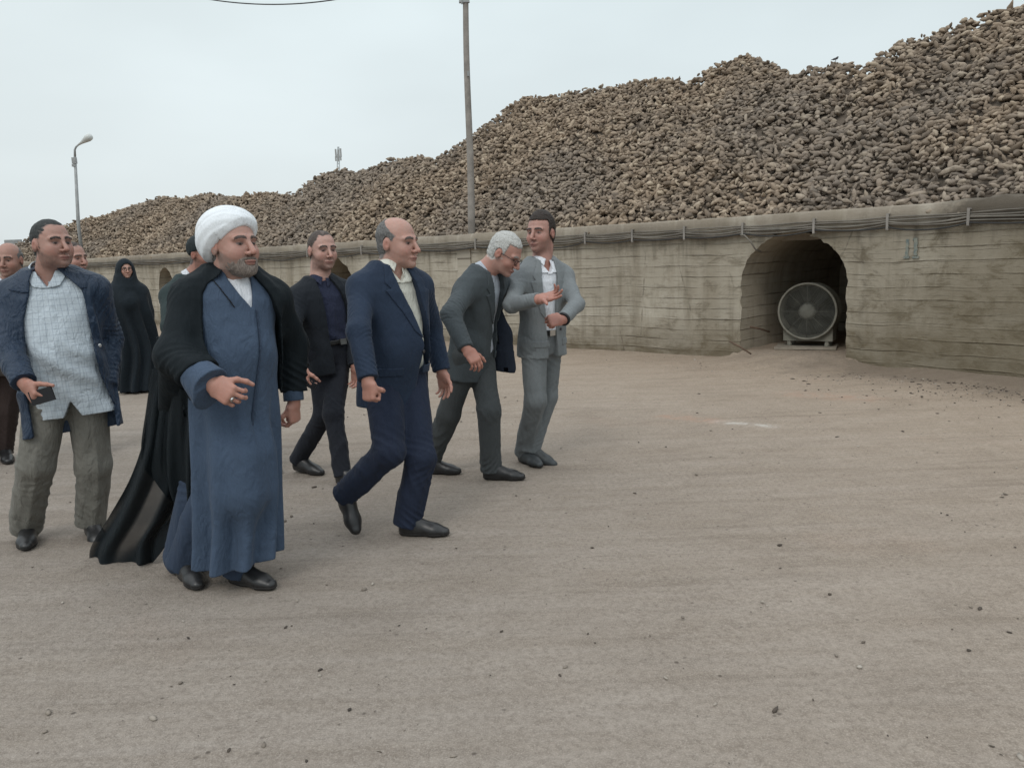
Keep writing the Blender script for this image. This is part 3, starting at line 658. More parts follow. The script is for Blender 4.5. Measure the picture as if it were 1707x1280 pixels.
# ------------------------------------------------------------------ implicit-surface figures
def nrm(v): v = np.asarray(v, float); return v/(np.linalg.norm(v)+1e-12)
def V3(*a): return np.array(a, float)
f32 = np.float32
def smin(a, b, k):
    h = np.maximum(k-np.abs(a-b), 0)/k; return np.minimum(a, b)-h*h*k*.25
def wob(P, f, seed):
    """cheap smooth 3-D noise, about -1..1"""
    r = np.random.default_rng(seed); o = 0
    for k in range(4):
        d = r.normal(size=3); d = (d/np.linalg.norm(d)*f*r.uniform(.7, 1.5)).astype(f32); e_ = (r.normal(size=3)*f*.5).astype(f32)
        o = o+np.sin(P@d+1.7*np.sin(P@e_+r.uniform(0, 6))+r.uniform(0, 6))
    return o*.3
def ridge_(P, f, seed, w=2.4):
    return np.clip(1-np.abs(wob(P, f, seed))*w, 0, 1)
class Field:
    def __init__(s): s.items = []; s.post = []
    def add(s, pr, k=.02): s.items.append(('a', k, *pr)); return s
    def sub(s, pr, k=.01): s.items.append(('s', k, *pr)); return s
    def cut(s, fn): s.post.append(fn); return s
    def bounds(s):
        lo = np.min([i[3] for i in s.items if i[0] == 'a'], 0)-.02; hi = np.max([i[4] for i in s.items if i[0] == 'a'], 0)+.02; return lo, hi
    def ev(s, P):
        d = np.full(len(P), .5, f32)
        for op, k, fn, lo, hi in s.items:
            mg = .075; m = np.nonzero(((P > lo-mg) & (P < hi+mg)).all(1))[0]
            if not len(m): continue
            v = fn(P[m]).astype(f32); c = d[m]
            d[m] = smin(c, v, k) if op == 'a' else -smin(-c, v, k)
        for fn in s.post: d = fn(P, d)
        return d
def rc(a, b, ra, rb, w=None, sq=1.0, folds=None, crease=None):
    a = np.asarray(a, float); b = np.asarray(b, float); L = np.linalg.norm(b-a)+1e-9; R = max(ra, rb)*max(1, sq)+.012
    ba = (b-a).astype(f32); L2 = f32(L*L); A = a.astype(f32); W = None if w is None else nrm(w).astype(f32)
    def fn(P):
        q = P-A; h = np.clip(q@ba/L2, 0, 1); q = q-h[:, None]*ba; rr = ra+(rb-ra)*h
        if W is not None: qw = q@W; q = q-(qw*(1-1/sq))[:, None]*W
        d = np.sqrt((q*q).sum(1))-rr
        if crease is not None:
            cf, cl, ca = crease; fq = q@cf.astype(f32); lq = q@cl.astype(f32); d = d-ca*np.exp(-(lq/.014)**2)*(fq > 0)+ca*.4*np.exp(-((np.abs(lq)-.035)/.02)**2)*(fq > 0)-ca*.8*np.exp(-(lq/.016)**2)*(fq < 0)
        if folds:
            for amp, lam, t0, tw, sd in folds:
                u = q@np.array([.8, .3, .5], f32)/max(ra, .03); tt = h*L
                s_ = tt+u*.95*lam*(1 if sd % 2 else -1)+.45*lam*wob(P, 9, sd); wv = np.sin(s_*(6.283/lam)); gt = np.clip(.45+1.3*wob(P, 13, sd+50), 0, 1)
                d = d-amp*gt*(.55-np.abs(wv)**.8*1.2)*np.exp(-((tt-t0)/tw)**2)
                d = d-amp*.8*(ridge_(P*np.array([1, 1, .45], f32), 11, sd+80, 3.2)-.15)*(1 if t0 > 0.05 else .5)
        return d
    return fn, np.minimum(a, b)-R, np.maximum(a, b)+R
def ell(c, r, X):
    """ellipsoid: centre, radii, rows of X = axes"""
    c = np.asarray(c, float); X = np.asarray(X, f32); r = np.asarray(r, f32); C_ = c.astype(f32); R = max(r)+.01
    def fn(P):
        q = (P-C_)@X.T; k0 = np.sqrt(((q/r)**2).sum(1)); k1 = np.sqrt(((q/(r*r))**2).sum(1))+1e-6; return k0*(k0-1)/k1
    return fn, c-R, c+R

def polygonize(F, vox):
    """surface nets over sparse blocks"""
    lo, hi = F.bounds(); B = 8; bs = vox*B
    nb = np.ceil((hi-lo)/bs).astype(int); I = np.stack(np.meshgrid(*[np.arange(n) for n in nb], indexing='ij'), -1).reshape(-1, 3)
    cen = (lo+(I+.5)*bs).astype(f32); d = F.ev(cen); I = I[np.abs(d) < bs*.87*1.55]
    if not len(I): return np.zeros((0, 3)), np.zeros((0, 4), int)
    g = np.arange(B+1); G = np.stack(np.meshgrid(g, g, g, indexing='ij'), -1).reshape(-1, 3)
    keepI = []; vals = []
    for i in range(0, len(I), 400):
        II = I[i:i+400]; P = (lo+(II[:, None]*B+G[None])*vox).astype(f32).reshape(-1, 3)
        v = F.ev(P).reshape(len(II), B+1, B+1, B+1); k = (v.min((1, 2, 3)) < 0) & (v.max((1, 2, 3)) >= 0); keepI.append(II[k]); vals.append(v[k])
    I = np.concatenate(keepI); v = np.concatenate(vals); v = np.where(v == 0, 1e-7, v)
    N = nb*B+2
    ins = v < 0; c = np.zeros((len(I), B, B, B), np.uint8)
    for a in (0, 1):
        for b in (0, 1):
            for e_ in (0, 1): c += ins[:, a:a+B, b:b+B, e_:e_+B]
    bi, ci, cj, ck = np.nonzero((c > 0) & (c < 8))
    acc = np.zeros((len(bi), 3)); cnt = np.zeros(len(bi))
    cor = [(a, b, e_) for a in (0, 1) for b in (0, 1) for e_ in (0, 1)]
    for p in cor:
        for ax in range(3):
            if p[ax]: continue
            q = list(p); q[ax] = 1
            v0 = v[bi, ci+p[0], cj+p[1], ck+p[2]]; v1 = v[bi, ci+q[0], cj+q[1], ck+q[2]]; m = (v0 < 0) != (v1 < 0)
            t = np.where(m, v0/np.where(m, v0-v1, 1), 0); pt = np.zeros((len(bi), 3)); pt[:] = p; pt[:, ax] += t; acc += pt*m[:, None]; cnt += m
    gi = I[bi]*B+np.stack([ci, cj, ck], -1); V = lo+(gi+acc/cnt[:, None])*vox
    key = (gi[:, 0]*N[1]+gi[:, 1])*N[2]+gi[:, 2]; o = np.argsort(key); sk = key[o]
    def look(g_):
        kk = (g_[:, 0]*N[1]+g_[:, 1])*N[2]+g_[:, 2]; p = np.searchsorted(sk, kk); p = np.minimum(p, len(sk)-1); ok = sk[p] == kk; return o[p], ok
    FS = []
    for ax in range(3):
        sl0 = [slice(0, B)]*3; sl1 = list(sl0); sl1[ax] = slice(1, B+1)
        a_ = ins[(slice(None), *sl0)]; b_ = ins[(slice(None), *sl1)]; m = a_ != b_
        n_, x, y, z = np.nonzero(m); gg = I[n_]*B+np.stack([x, y, z], -1); u, w_ = (ax+1) % 3, (ax+2) % 3
        eu = np.zeros(3, int); eu[u] = 1; ew = np.zeros(3, int); ew[w_] = 1
        q = []; okk = np.ones(len(gg), bool)
        for off in (0*eu, -eu, -eu-ew, -ew): ix, ok = look(gg+off); q.append(ix); okk &= ok
        Q = np.stack(q, -1); fl = a_[n_, x, y, z]; Q = np.where(fl[:, None], Q, Q[:, ::-1]); FS.append(Q[okk])
    return V, np.concatenate(FS)

class Torso:
    """body trunk: centre line hips->shoulders; a = to the person's left, b = forward, h = 0 hips, 1 shoulders"""
    def __init__(s, hip, sh, psi_h, psi_s, bend=0.0, tab=None, belly=0.0, wide=1.0):
        s.H = np.asarray(hip, float); s.N = np.asarray(sh, float); s.L = np.linalg.norm(s.N-s.H); s.U = nrm(s.N-s.H)
        s.lh = left_of(psi_h); s.ls = left_of(psi_s); s.bend = bend; s.tab = tab or TAB; s.belly = belly; s.wide = wide
        s.Lc = nrm((s.ls-s.U*np.dot(s.ls, s.U))); s.Fc = np.cross(s.Lc, s.U)
    def axes(s, h):
        return nrm(s.lh*(1-h)+s.ls*h)
    def co(s, P):
        q = P-s.H.astype(f32); h = q@s.U.astype(f32)/f32(s.L); t = np.clip(h, -.3, 1.1)[:, None].astype(f32)
        S = s.lh.astype(f32)*(1-t)+s.ls.astype(f32)*t; S = S-(S@s.U.astype(f32))[:, None]*s.U.astype(f32); S /= np.linalg.norm(S, axis=1)[:, None]
        Fw = np.cross(S, s.U.astype(f32)); a = (q*S).sum(1); b = (q*Fw).sum(1)
        hc = np.clip(h, 0, 1); b = b-s.bend*4*hc*(1-hc)
        return a, b, h
    def sd(s, a, b, h, dr=0.0, n=2.35):
        T = s.tab; ra = np.interp(h, T['h'], T['a'])*s.wide+dr; bl = s.belly*np.exp(-((h-.25)/.33)**2)
        rf = np.interp(h, T['h'], T['f'])+dr+bl; rb = np.interp(h, T['h'], T['b'])+dr
        rr = np.where(b > 0, rf, rb); k = (np.abs(a/ra)**n+np.abs(b/rr)**n)**(1/n); return ((k-1)*np.minimum(ra, rr)).astype(f32)
    def prim(s, dr=0.0, h0=-.3, h1=1.16, open_=None, disp=None, shell=None, region=None, n=2.35):
        def fn(P):
            a, b, h = s.co(P); d = s.sd(a, b, h, dr, n)
            if disp: d = d+disp(P, a, b, h)
            if shell: d = np.maximum(d, -(s.sd(a, b, h, dr-shell, n)+(disp(P, a, b, h) if disp else 0)))
            lo_ = h0(a, b) if callable(h0) else h0
            d = np.maximum(d, (lo_-h)*s.L*.9); d = np.maximum(d, (h-h1)*s.L*.9)
            if open_ is not None:
                hs, ac, wd = open_; c = np.abs(a-np.interp(h, hs, ac))-np.interp(h, hs, wd); c = np.maximum(c, .01-b); d = np.maximum(d, -c)
            if region is not None: d = np.maximum(d, region(a, b, h))
            return d
        lo_h = (h0 if not callable(h0) else -1.0); p0 = s.H+s.U*s.L*lo_h; p1 = s.H+s.U*s.L*h1; R = .30 if s.tab is TAB else .42
        return fn, np.minimum(p0, p1)-V3(R, R, .03), np.maximum(p0, p1)+V3(R, R, .03)
    def pt(s, a, b, h):
        S = s.axes(np.clip(h, -.3, 1.1)); S = nrm(S-s.U*np.dot(S, s.U)); Fw = np.cross(S, s.U); hc = min(max(h, 0), 1)
        return s.H+s.U*s.L*h+S*a+Fw*(b+s.bend*4*hc*(1-hc))
TAB = {'h': [-.75, -.3, -.1, .1, .35, .6, .8, .92, 1.0, 1.06, 1.12, 1.2], 'a': [.205, .195, .185, .172, .168, .182, .192, .180, .150, .105, .075, .064],
       'f': [.135, .13, .128, .125, .122, .132, .128, .112, .092, .078, .068, .06], 'b': [.14, .135, .135, .115, .10, .112, .118, .105, .088, .078, .07, .062]}
def fwd(psi): p = math.radians(psi); return V3(math.cos(p), -math.sin(p), 0)
def left_of(psi): p = math.radians(psi); return V3(math.sin(p), math.cos(p), 0)

class Head:
    def __init__(s, c, psi, pitch=0, roll=0, sc=1.0):
        f = fwd(psi); l = left_of(psi); u = V3(0, 0, 1.)
        p = math.radians(pitch); f, u = f*math.cos(p)-u*math.sin(p), u*math.cos(p)+f*math.sin(p)
        r = math.radians(roll); l, u = l*math.cos(r)+u*math.sin(r), u*math.cos(r)-l*math.sin(r)
        s.c = np.asarray(c, float); s.X = np.array([f, l, u]); s.sc = sc
    def p(s, f, l, u): return s.c+(s.X.T@V3(f, l, u))*s.sc
    def loc(s, P): return (P-s.c.astype(f32))@(s.X.T.astype(f32))/f32(s.sc)
    def E(s, c, r): return ell(s.p(*c), np.array(r)*s.sc, s.X)
    def R(s, a, b, ra, rb, **k): return rc(s.p(*a), s.p(*b), ra*s.sc, rb*s.sc, **k)
    def build(s, F, fat=0.0, nose=1.0):
        F.add(s.E((-.008, 0, .035), (.098, .078, .088)), .01); F.add(s.E((.028, 0, -.03), (.066, .062+fat, .078)), .04)
        F.add(s.E((.045, 0, -.075), (.045, .046+fat, .038)), .03); F.add(s.E((.084, 0, -.098), (.019, .02, .017)), .025)
        for g in (-1, 1):
            F.add(s.E((.062, g*.04, -.032), (.026, .024, .024)), .03); F.add(s.R((.088, g*.012, .026), (.078, g*.05, .023), .0115, .009), .014)
        for g in (-1, 1): F.sub(s.E((.102, g*.033, .002), (.019, .021, .0135)), .014)
        for g in (-1, 1):
            F.add(s.E((.0755, g*.032, .001), (.0125, .0135, .0105)), .003)
        F.add(s.R((.094, 0, .014), (.121*nose, 0, -.031), .0085, .0115), .012)
        for g in (-1, 1): F.add(s.E((.106, g*.013, -.036), (.011, .009, .008)), .006)
        F.add(s.E((.094, 0, -.064), (.016, .026, .0075)), .008); F.add(s.E((.092, 0, -.0745), (.015, .022, .0075)), .006)
        for g in (-1, 1):
            F.add(s.E((-.008, g*.080, -.006), (.019, .008, .031)), .006); F.sub(s.E((-.001, g*.089, -.004), (.008, .006, .014)), .006)
        return F
    def color(s, P, skin, brow=(.05, .035, .025), beard=None, beard_amt=0.0, lip=(.27, .12, .105), scalp=None):
        q = s.loc(P); f, l, u = q[:, 0], q[:, 1], q[:, 2]; al = np.abs(l); c = np.tile(np.array(skin, f32), (len(P), 1))
        def put(m, col):
            nonlocal c
            m = np.clip(m, 0, 1)[:, None]; c = c*(1-m)+np.array(col, f32)*m
        sk = np.array(skin)
        put(np.exp(-((al-.045)/.02)**2-((u+.03)/.025)**2)*(f > .03)*.45, sk*np.array([1.02, .78, .76]))
        put(np.exp(-((al)/.014)**2-((u+.034)/.014)**2)*(f > .09)*.5, sk*np.array([1.03, .76, .72]))
        put((np.exp(-((f+.005)/.02)**2-((al-.085)/.012)**2-((u)/.03)**2))*.6, sk*np.array([1.03, .72, .68]))
        front = (f > .04)
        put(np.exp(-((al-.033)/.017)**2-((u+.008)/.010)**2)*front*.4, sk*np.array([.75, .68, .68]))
        if scalp is not None: put(np.clip(scalp[0](f, l, u)/.016+.35+.6*wob(P, 150, 4), 0, 1)*.93*(1-((al > .070) & (np.abs(f+.006) < .024) & (np.abs(u+.006) < .036))), scalp[1])
        if beard is not None:
            fr = u-(-.052+.0*al)+np.where(f < .07, (.07-f)*-.62, 0)      # line from mouth corner to ear
            edge = np.clip(-fr/.012, 0, 1); must = np.exp(-((u+.052)/.0075)**2)*(al < .032)*(f > .08); edge = np.maximum(edge*(f > -.012), must)
            edge = edge*(u > -.15)*np.clip(1-(-.105-u)/.03, 0, 1)*(1-np.exp(-(l/.02)**2-((u+.068)/.011)**2)*(f > .08))
            nz = .75+.25*wob(P, 260, 5); put(edge*beard_amt*nz, beard)
        put(((np.abs(u-(.0285-1.5*(al-.03)**2*8)) < .0058) & (al > .010) & (al < .055) & front)*.95, brow)
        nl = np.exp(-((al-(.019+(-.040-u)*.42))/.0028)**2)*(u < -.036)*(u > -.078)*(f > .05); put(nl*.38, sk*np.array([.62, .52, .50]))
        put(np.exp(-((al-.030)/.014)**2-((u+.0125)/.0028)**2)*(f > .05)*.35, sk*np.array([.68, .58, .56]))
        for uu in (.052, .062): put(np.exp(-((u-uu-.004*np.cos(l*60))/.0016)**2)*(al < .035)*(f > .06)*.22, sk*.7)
        e = ((al-.032)/.0135)**2+((u-.002)/.0045)**2; put(np.exp(-((al-.032)/.016)**2-((u-.003)/.0095)**2)*front*.5, sk*np.array([.5, .42, .42])); put((e < 1)*front*1.0, (.13, .10, .092)); put((((al-.032)/.0065)**2+((u-.002)/.0065)**2 < 1)*(e < 1.15)*front, (.022, .015, .012))  # eye-socket shade painted into the skin colour, then eye and iris
        put((np.abs(u-.0075) < .002)*(np.abs(al-.032) < .015)*front*.55, (.06, .035, .028))
        put(np.exp(-(al/.025)**4-((u+.0695)/.0085)**4)*(f > .07)*.85, lip); put(np.exp(-(al/.023)**4-((u+.0695)/.0018)**2)*(f > .07)*.8, (.07, .03, .027))
        put((np.abs(al-.009) < .004)*(np.abs(u+.044) < .003)*(f > .09)*.8, (.07, .03, .025))
        return c
def hand(F, w, d, n, right, curl=(.5, .5, .5, .5), thumb=.4, sc=1.0, spread=.06):
    """w wrist, d towards the fingers, n out of the back of the hand"""
    d = nrm(d); n = nrm(np.asarray(n)-d*np.dot(n, d)); s_ = np.cross(n, d) if right else np.cross(d, n); w = np.asarray(w, float)
    p = lambda x, y, z: w+(d*x+s_*y+n*z)*sc
    F.add(rc(w-d*.02, w+d*.005, .027*sc, .025*sc, s_, 1.12), .02)
    F.add(rc(p(.018, .004, 0), p(.078, 0, .002), .0195*sc, .0155*sc, s_, 2.35), .02)
    F.add(rc(p(.015, .024, -.008), p(.05, .034, -.012), .017*sc, .014*sc), .015)
    for i, (y, L, r) in enumerate(((.0305, .074, .0092), (.0105, .082, .0096), (-.0105, .075, .0092), (-.0300, .060, .0082))):
        a = 0.0; q = p(.084-(abs(i-1)*.004), y, .001); c = curl[i]; sp = (1.2-i)*spread
        F.add(rc(p(.05, y*.9, .0), q, .0105*sc, .0105*sc), .01)
        for k, (fr, add) in enumerate(((.46, 1.0), (.30, 1.15), (.24, .8))):
            a += c*add; dr = d*math.cos(a)-n*math.sin(a)+s_*math.sin(sp); q2 = q+nrm(dr)*L*fr*sc
            F.add(rc(q, q2, r*(1-.08*k)*sc, r*(1-.08*(k+1))*sc), .004); q = q2
    q = p(.03, .036, -.010); t = thumb
    for k, (L, r) in enumerate(((.040, .0125), (.034, .0108), (.026, .0095))):
        dr = nrm(d*max(.62+.16*k*t-max(t-.7, 0)*(.9+.3*k), .12)+s_*(.75-t*.55*(k+1)*.8)-n*(.35+.35*t*k)); q2 = q+dr*L*sc
        F.add(rc(q, q2, r*sc, (r-.001)*sc), .008); q = q2

def shoe_fields(hl, toe, ank, up, w=.046):
    hl = np.asarray(hl, float); toe = np.asarray(toe, float); t = nrm(toe-hl); L = np.linalg.norm(toe-hl); u = nrm(np.asarray(up)-t*np.dot(up, t)); sd_ = np.cross(t, u)
    q = lambda x, z: hl+t*x+u*z
    def mk(ex):
        F = Field(); F.add(rc(q(.038, .032), q(.10, .034), .037+ex, .037+ex), .02)
        F.add(rc(q(.09, .036), q(L*.72, .032), .038+ex, w+ex, u, .82), .03); F.add(rc(q(L*.70, .031), q(L-.033, .026), w-.001+ex, .033+ex, u, .74), .02)
        return F
    up_ = mk(0); up_.add(rc(q(.055, .055), np.asarray(ank)+t*.005, .040, .042), .03); up_.add(rc(np.asarray(ank)+t*.012-u*.01, q(L*.64, .044), .044, .030, u, .9), .03)
    up_.cut(lambda P, d: np.maximum(d, (.016-(P-hl.astype(f32))@u.astype(f32)).astype(f32)))
    h0 = ank-hl; hh = float(np.dot(h0, u)); up_.cut(lambda P, d: np.maximum(d, (((P-hl.astype(f32))@u.astype(f32))-hh-.02).astype(f32)))
    so = mk(.0035)
    def slab(P, d):
        z = (P-hl.astype(f32))@u.astype(f32); x = (P-hl.astype(f32))@t.astype(f32); return np.maximum(d, np.maximum(z-.020, -z)).astype(f32)
    so.cut(slab); return up_, so

def fabric(name, col, rough=.85, weave=240, wr=.28, var=.12, sheen=.05, spec=.25, coat=0):
    m, t, b = newmat(name); g = NG(t); P = g.n('ShaderNodeTexCoord').outputs['Object']
    n1 = g.noise(P, 5, 4, .6); n2 = g.noise(P, weave, 2, .7); wr_ = g.math('ADD', g.noise(g.mapping(P, (11, 11, 5), (.3, .5, 0)), 1.6, 4, .55, 1.2), g.math('MULTIPLY', g.math('ABSOLUTE', g.math('SUBTRACT', g.noise(g.mapping(P, (9, 9, 4), (.5, -.4, .3)), 1.3, 3, .5, .8), .5)), -1.6))
    c = g.ramp(n1, [(.3, tuple(x*(1-var) for x in col)), (.7, tuple(x*(1+var) for x in col))]); c = g.mix(g.rng(n2, .35, .65, 0, .22), c, C4(tuple(x*1.6+.004 for x in col)))
    t.links.new(c, b.inputs['Base Color']); b.inputs['Roughness'].default_value = rough; b.inputs['Specular IOR Level'].default_value = spec
    b.inputs['Sheen Weight'].default_value = sheen; b.inputs['Sheen Roughness'].default_value = .4
    t.links.new(g.bump(g.math('ADD', wr_, g.math('MULTIPLY', n2, .06)), wr, .03), b.inputs['Normal']); return m
def m_skin():
    m, t, b = newmat('skin'); g = NG(t); P = g.n('ShaderNodeTexCoord').outputs['Object']; a = g.n('ShaderNodeAttribute', attribute_name='skin').outputs['Color']
    n = g.noise(P, 90, 4, .7); n0 = g.noise(P, 22, 3, .6)
    c = g.mix(g.rng(n, .35, .7, 0, .22), a, g.mix(1.0, a, C4((.72, .60, .56)), 'MULTIPLY')); c = g.mix(g.rng(n0, .4, .7, 0, .25), c, g.mix(1.0, a, C4((1.05, .78, .72)), 'MULTIPLY'))
    t.links.new(c, b.inputs['Base Color']); b.inputs['Roughness'].default_value = .52; b.inputs['Specular IOR Level'].default_value = .4
    b.inputs['Subsurface Weight'].default_value = .12; b.inputs['Subsurface Radius'].default_value = (.012, .005, .003); b.inputs['Subsurface Scale'].default_value = 1.0
    t.links.new(g.bump(n, .25, .002), b.inputs['Normal']); return m
def m_hair(name, c0, c1):
    m, t, b = newmat(name); g = NG(t); P = g.n('ShaderNodeTexCoord').outputs['Object']; n = g.noise(g.mapping(P, (260, 260, 70)), 1, 3, .7)
    t.links.new(g.ramp(n, [(.35, c0), (.65, c1)]), b.inputs['Base Color']); b.inputs['Roughness'].default_value = .7; b.inputs['Specular IOR Level'].default_value = .3
    t.links.new(g.bump(n, .8, .004), b.inputs['Normal']); return m
def m_check(name, base, line, su, sv, wu=.12, wv=.12, amt=.75, fine=False):
    """woven checks or stripes laid out in garment coordinates (attribute tc: across, up)"""
    m, t, b = newmat(name); g = NG(t); a = g.n('ShaderNodeAttribute', attribute_name='tc').outputs['Vector']; P = g.n('ShaderNodeTexCoord').outputs['Object']
    s_ = g.n('ShaderNodeSeparateXYZ', {0: a}); n = g.noise(P, 6, 4, .6)
    def ln(x, per, wd):
        fr = g.math('FRACT', g.math('ADD', g.math('DIVIDE', x, per), 100)); return g.rng(g.math('ABSOLUTE', g.math('SUBTRACT', fr, .5)), .5-wd, .5-wd*.4, 0, 1)
    v = ln(s_.outputs[0], su, wu)
    if sv: v = g.math('MAXIMUM', v, ln(s_.outputs[1], sv, wv)); v2 = g.math('MULTIPLY', ln(s_.outputs[0], su/2, wu*.8), .4); v = g.math('MAXIMUM', v, v2)
    c = g.ramp(n, [(.3, tuple(x*.88 for x in base)), (.7, tuple(x*1.08 for x in base))]); c = g.mix(g.math('MULTIPLY', v, amt), c, C4(line))
    t.links.new(c, b.inputs['Base Color']); b.inputs['Roughness'].default_value = .85
    wr_ = g.noise(g.mapping(P, (12, 12, 6)), 1.6, 4, .6, 1.0); t.links.new(g.bump(wr_, .6, .03), b.inputs['Normal']); return m
MSKIN = m_skin()
MSHOE = m_simple('black_shoe_leather', (.018, .018, .019), .38, .3, 20, .15, .002, spec=.5); MSOLE = m_simple('shoe_sole', (.022, .02, .019), .85, .3, 10, .2)
MBELT = m_simple('black_belt_leather', (.012, .012, .012), .45, .2, 20, .1)
MBUCK = m_simple('belt_buckle_steel', (.55, .55, .54), .3, .1, 20, 0, metal=1.0)
MPHONE = m_simple('dark_phone_case', (.012, .013, .016), .4, .2, 20, 0)
MBUT = m_simple('button', (.03, .03, .035), .4, .2, 20, 0); MBUTW = m_simple('metal_snap_button', (.6, .6, .6), .35, .1, 20, 0, metal=.7)

TASKS = []       # (field, voxel, callback)
def part(name, F, vox, mat, parent, tc=None, color=None, smooth=True):
    TASKS.append((name, F, vox, mat, parent, tc, color, smooth))
def run_tasks():
    def job(t):
        V, Q = polygonize(t[1], t[2]); return V, Q
    with ThreadPoolExecutor(4) as ex: res = list(ex.map(job, TASKS))
    objs = {}
    for (name, F, vox, mat, parent, tc, color, smooth), (V, Q) in zip(TASKS, res):
        if not len(Q): print('EMPTY', name); continue
        at_ = {}
        if tc is not None: at_['tc'] = ('FLOAT_VECTOR', tc(V.astype(f32)))
        if color is not None: c = color(V.astype(f32)); at_['skin'] = ('FLOAT_COLOR', np.concatenate([c, np.ones((len(c), 1))], 1))
        mesh(name, V, Q, mat, parent, smooth, attrs=at_)
    under = {'shoe_sole': 'shoe', 'lapel': 'jacket', 'pocket_flap': 'jacket', 'button': 'jacket', 'belt_buckle': 'belt', 'collar': 'shirt', 'piping': 'robe', 'front_seam': 'robe', 'jacket_panel': 'jacket'}
    for r in [o for o in COL.objects if o.name.split('.')[0] == 'person' and o.parent is None]:
        ch = [c for c in COL.objects if c.parent == r]; by = {}
        for c in ch: by.setdefault(c.name.split('.')[0], []).append(c)
        for k, p in under.items():
            for i, c in enumerate(by.get(k, [])):
                if p in by: c.parent = by[p][min(i, len(by[p])-1)]
    print('parts', len(TASKS), 'faces', sum(len(r[1]) for r in res))
# ------------------------------------------------------------------ people
def jt(parent, px, py, L, sgn, name=''):
    """point seen at (px,py), L metres from its parent joint, on the near (-1) or far (+1) side"""
    d = ray(px, py); m = CAMP-parent; b = np.dot(m, d); c = np.dot(m, m)-L*L; D = b*b-c
    if D < 0:
        P = CAMP+d*(-b); print('  reach', name, round(float(np.linalg.norm(P-parent)), 3), 'for', L); return P
    return CAMP+d*(-b+sgn*math.sqrt(D))
def capped(pr, pt, dr):
    fn, lo, hi = pr; pt = np.asarray(pt, f32); dr = nrm(dr).astype(f32)
    return (lambda P: np.maximum(fn(P), (P-pt)@dr)), lo, hi
def leg(J, side, F, mat_r=(.098, .073, .062), fold=.007, sd=1):
    h, k, a = J['hip'+side], J['kn'+side], J['an'+side]; L2 = 0; a = a-nrm(J['to'+side]-J['hl'+side])*.0; L2 = np.linalg.norm(a-k); L1 = np.linalg.norm(k-h)
    tf = nrm((J['to'+side]-J['hl'+side])*V3(1, 1, 0)); tl = np.cross(V3(0, 0, 1.), tf); cr = (tf, tl, .006)
    F.add(rc(h, k, mat_r[0], mat_r[1], crease=(tf, tl, .003), folds=[(fold*.8, .09, L1*.95, .09, sd+1), (fold*1.1, .10, L1*.10, .12, sd+2)]), .035)
    dn = nrm(a-k); F.add(capped(rc(k, a+dn*.06, mat_r[1], mat_r[2], crease=cr, folds=[(fold*1.1, .075, L2*.97, .07, sd+3), (fold*.8, .09, .03, .09, sd+4), (fold*.7, .21, L2*.5, .22, sd+9)]), a+dn*.040, dn), .03)
def sleeve(J, side, F, r=(.074, .058, .046), fold=.007, sd=1, k=.05):
    s_, e_, w_ = J['sh'+side], J['el'+side], J['wr'+side]; L1 = np.linalg.norm(e_-s_); L2 = np.linalg.norm(w_-e_); dn = nrm(w_-e_)
    F.add(rc(s_, e_, r[0], r[1], folds=[(fold, .06, L1*.96, .09, sd), (fold*.7, .08, L1*.2, .10, sd+5)]), k)
    F.add(capped(rc(e_, w_+dn*.05, r[1], r[2], folds=[(fold, .05, .02, .09, sd+6), (fold*.7, .06, L2*.8, .10, sd+7)]), w_, dn), .03)

def skeleton(S):
    D = S['D']; J = {}; k = S.get('k', 1.0); hw = S.get('hw', .185)
    T = Torso(at(S['hip'][0], S['hip'][1], D+S['hip'][2]), at(S['sh'][0], S['sh'][1], D+S['sh'][2])+V3(0, 0, S.get('lift', .035)), S['psi_h'], S['psi_s'], S.get('bend', 0), belly=S.get('belly', 0), wide=S.get('wide', 1.0), tab=S.get('tab'))
    h = S['head']; J['T'] = T; J['H'] = Head(at(h[0], h[1], D+h[2]), h[3], h[4], h[5], h[6])
    for sd, g in (('R', -1), ('L', 1)):
        J['sh'+sd] = T.N+T.Lc*g*hw-T.U*.085
        if 'shz' in S: J['sh'+sd] = J['sh'+sd]+V3(0, 0, S['shz'][0 if sd == 'R' else 1])
        J['hip'+sd] = T.H+left_of(S['psi_h'])*g*.088+V3(0, 0, -.02)
        A = S['arm'+sd]
        J['el'+sd] = jt(J['sh'+sd], A['el'][0], A['el'][1], A.get('L1', .295*k), A['el'][2], S['n']+' elbow'+sd)
        J['wr'+sd] = jt(J['el'+sd], A['wr'][0], A['wr'][1], A.get('L2', .26*k), A['wr'][2], S['n']+' wrist'+sd)
        G = S['leg'+sd]; f = G['foot']
        hl = gnd(f[0], f[1]) if f[2] is None else at(f[0], f[1], D+f[2]); to = gnd(f[3], f[4]) if f[5] is None else at(f[3], f[4], D+f[5])
        t = nrm(to-hl); L = np.linalg.norm(to-hl)
        if S.get('verb'): print(S['n'], sd, 'shoe', round(float(L), 3))
        c = (hl+to)/2; Ls = G.get('L', .29)
        if G.get('pin', 'c') == 'toe': hl = to-t*Ls
        elif G.get('pin') == 'heel': to = hl+t*Ls
        else: hl = c-t*Ls/2; to = c+t*Ls/2
        up = nrm(V3(0, 0, 1)-t*t[2]); J['hl'+sd], J['to'+sd], J['up'+sd] = hl, to, up; J['an'+sd] = hl+t*.058+up*.095
        if 'kn' in G:
            kn = G['kn']; J['kn'+sd] = at(kn[0], kn[1], (J['hip'+sd][1]+J['an'+sd][1])/2+kn[2])
        else: J['kn'+sd] = (J['hip'+sd]+J['an'+sd])/2
    if S.get('verb'):
        for sd in 'RL': print(S['n'], sd, 'thigh %.2f shank %.2f' % (np.linalg.norm(J['kn'+sd]-J['hip'+sd]), np.linalg.norm(J['an'+sd]-J['kn'+sd])), 'sh-half px')
    return J

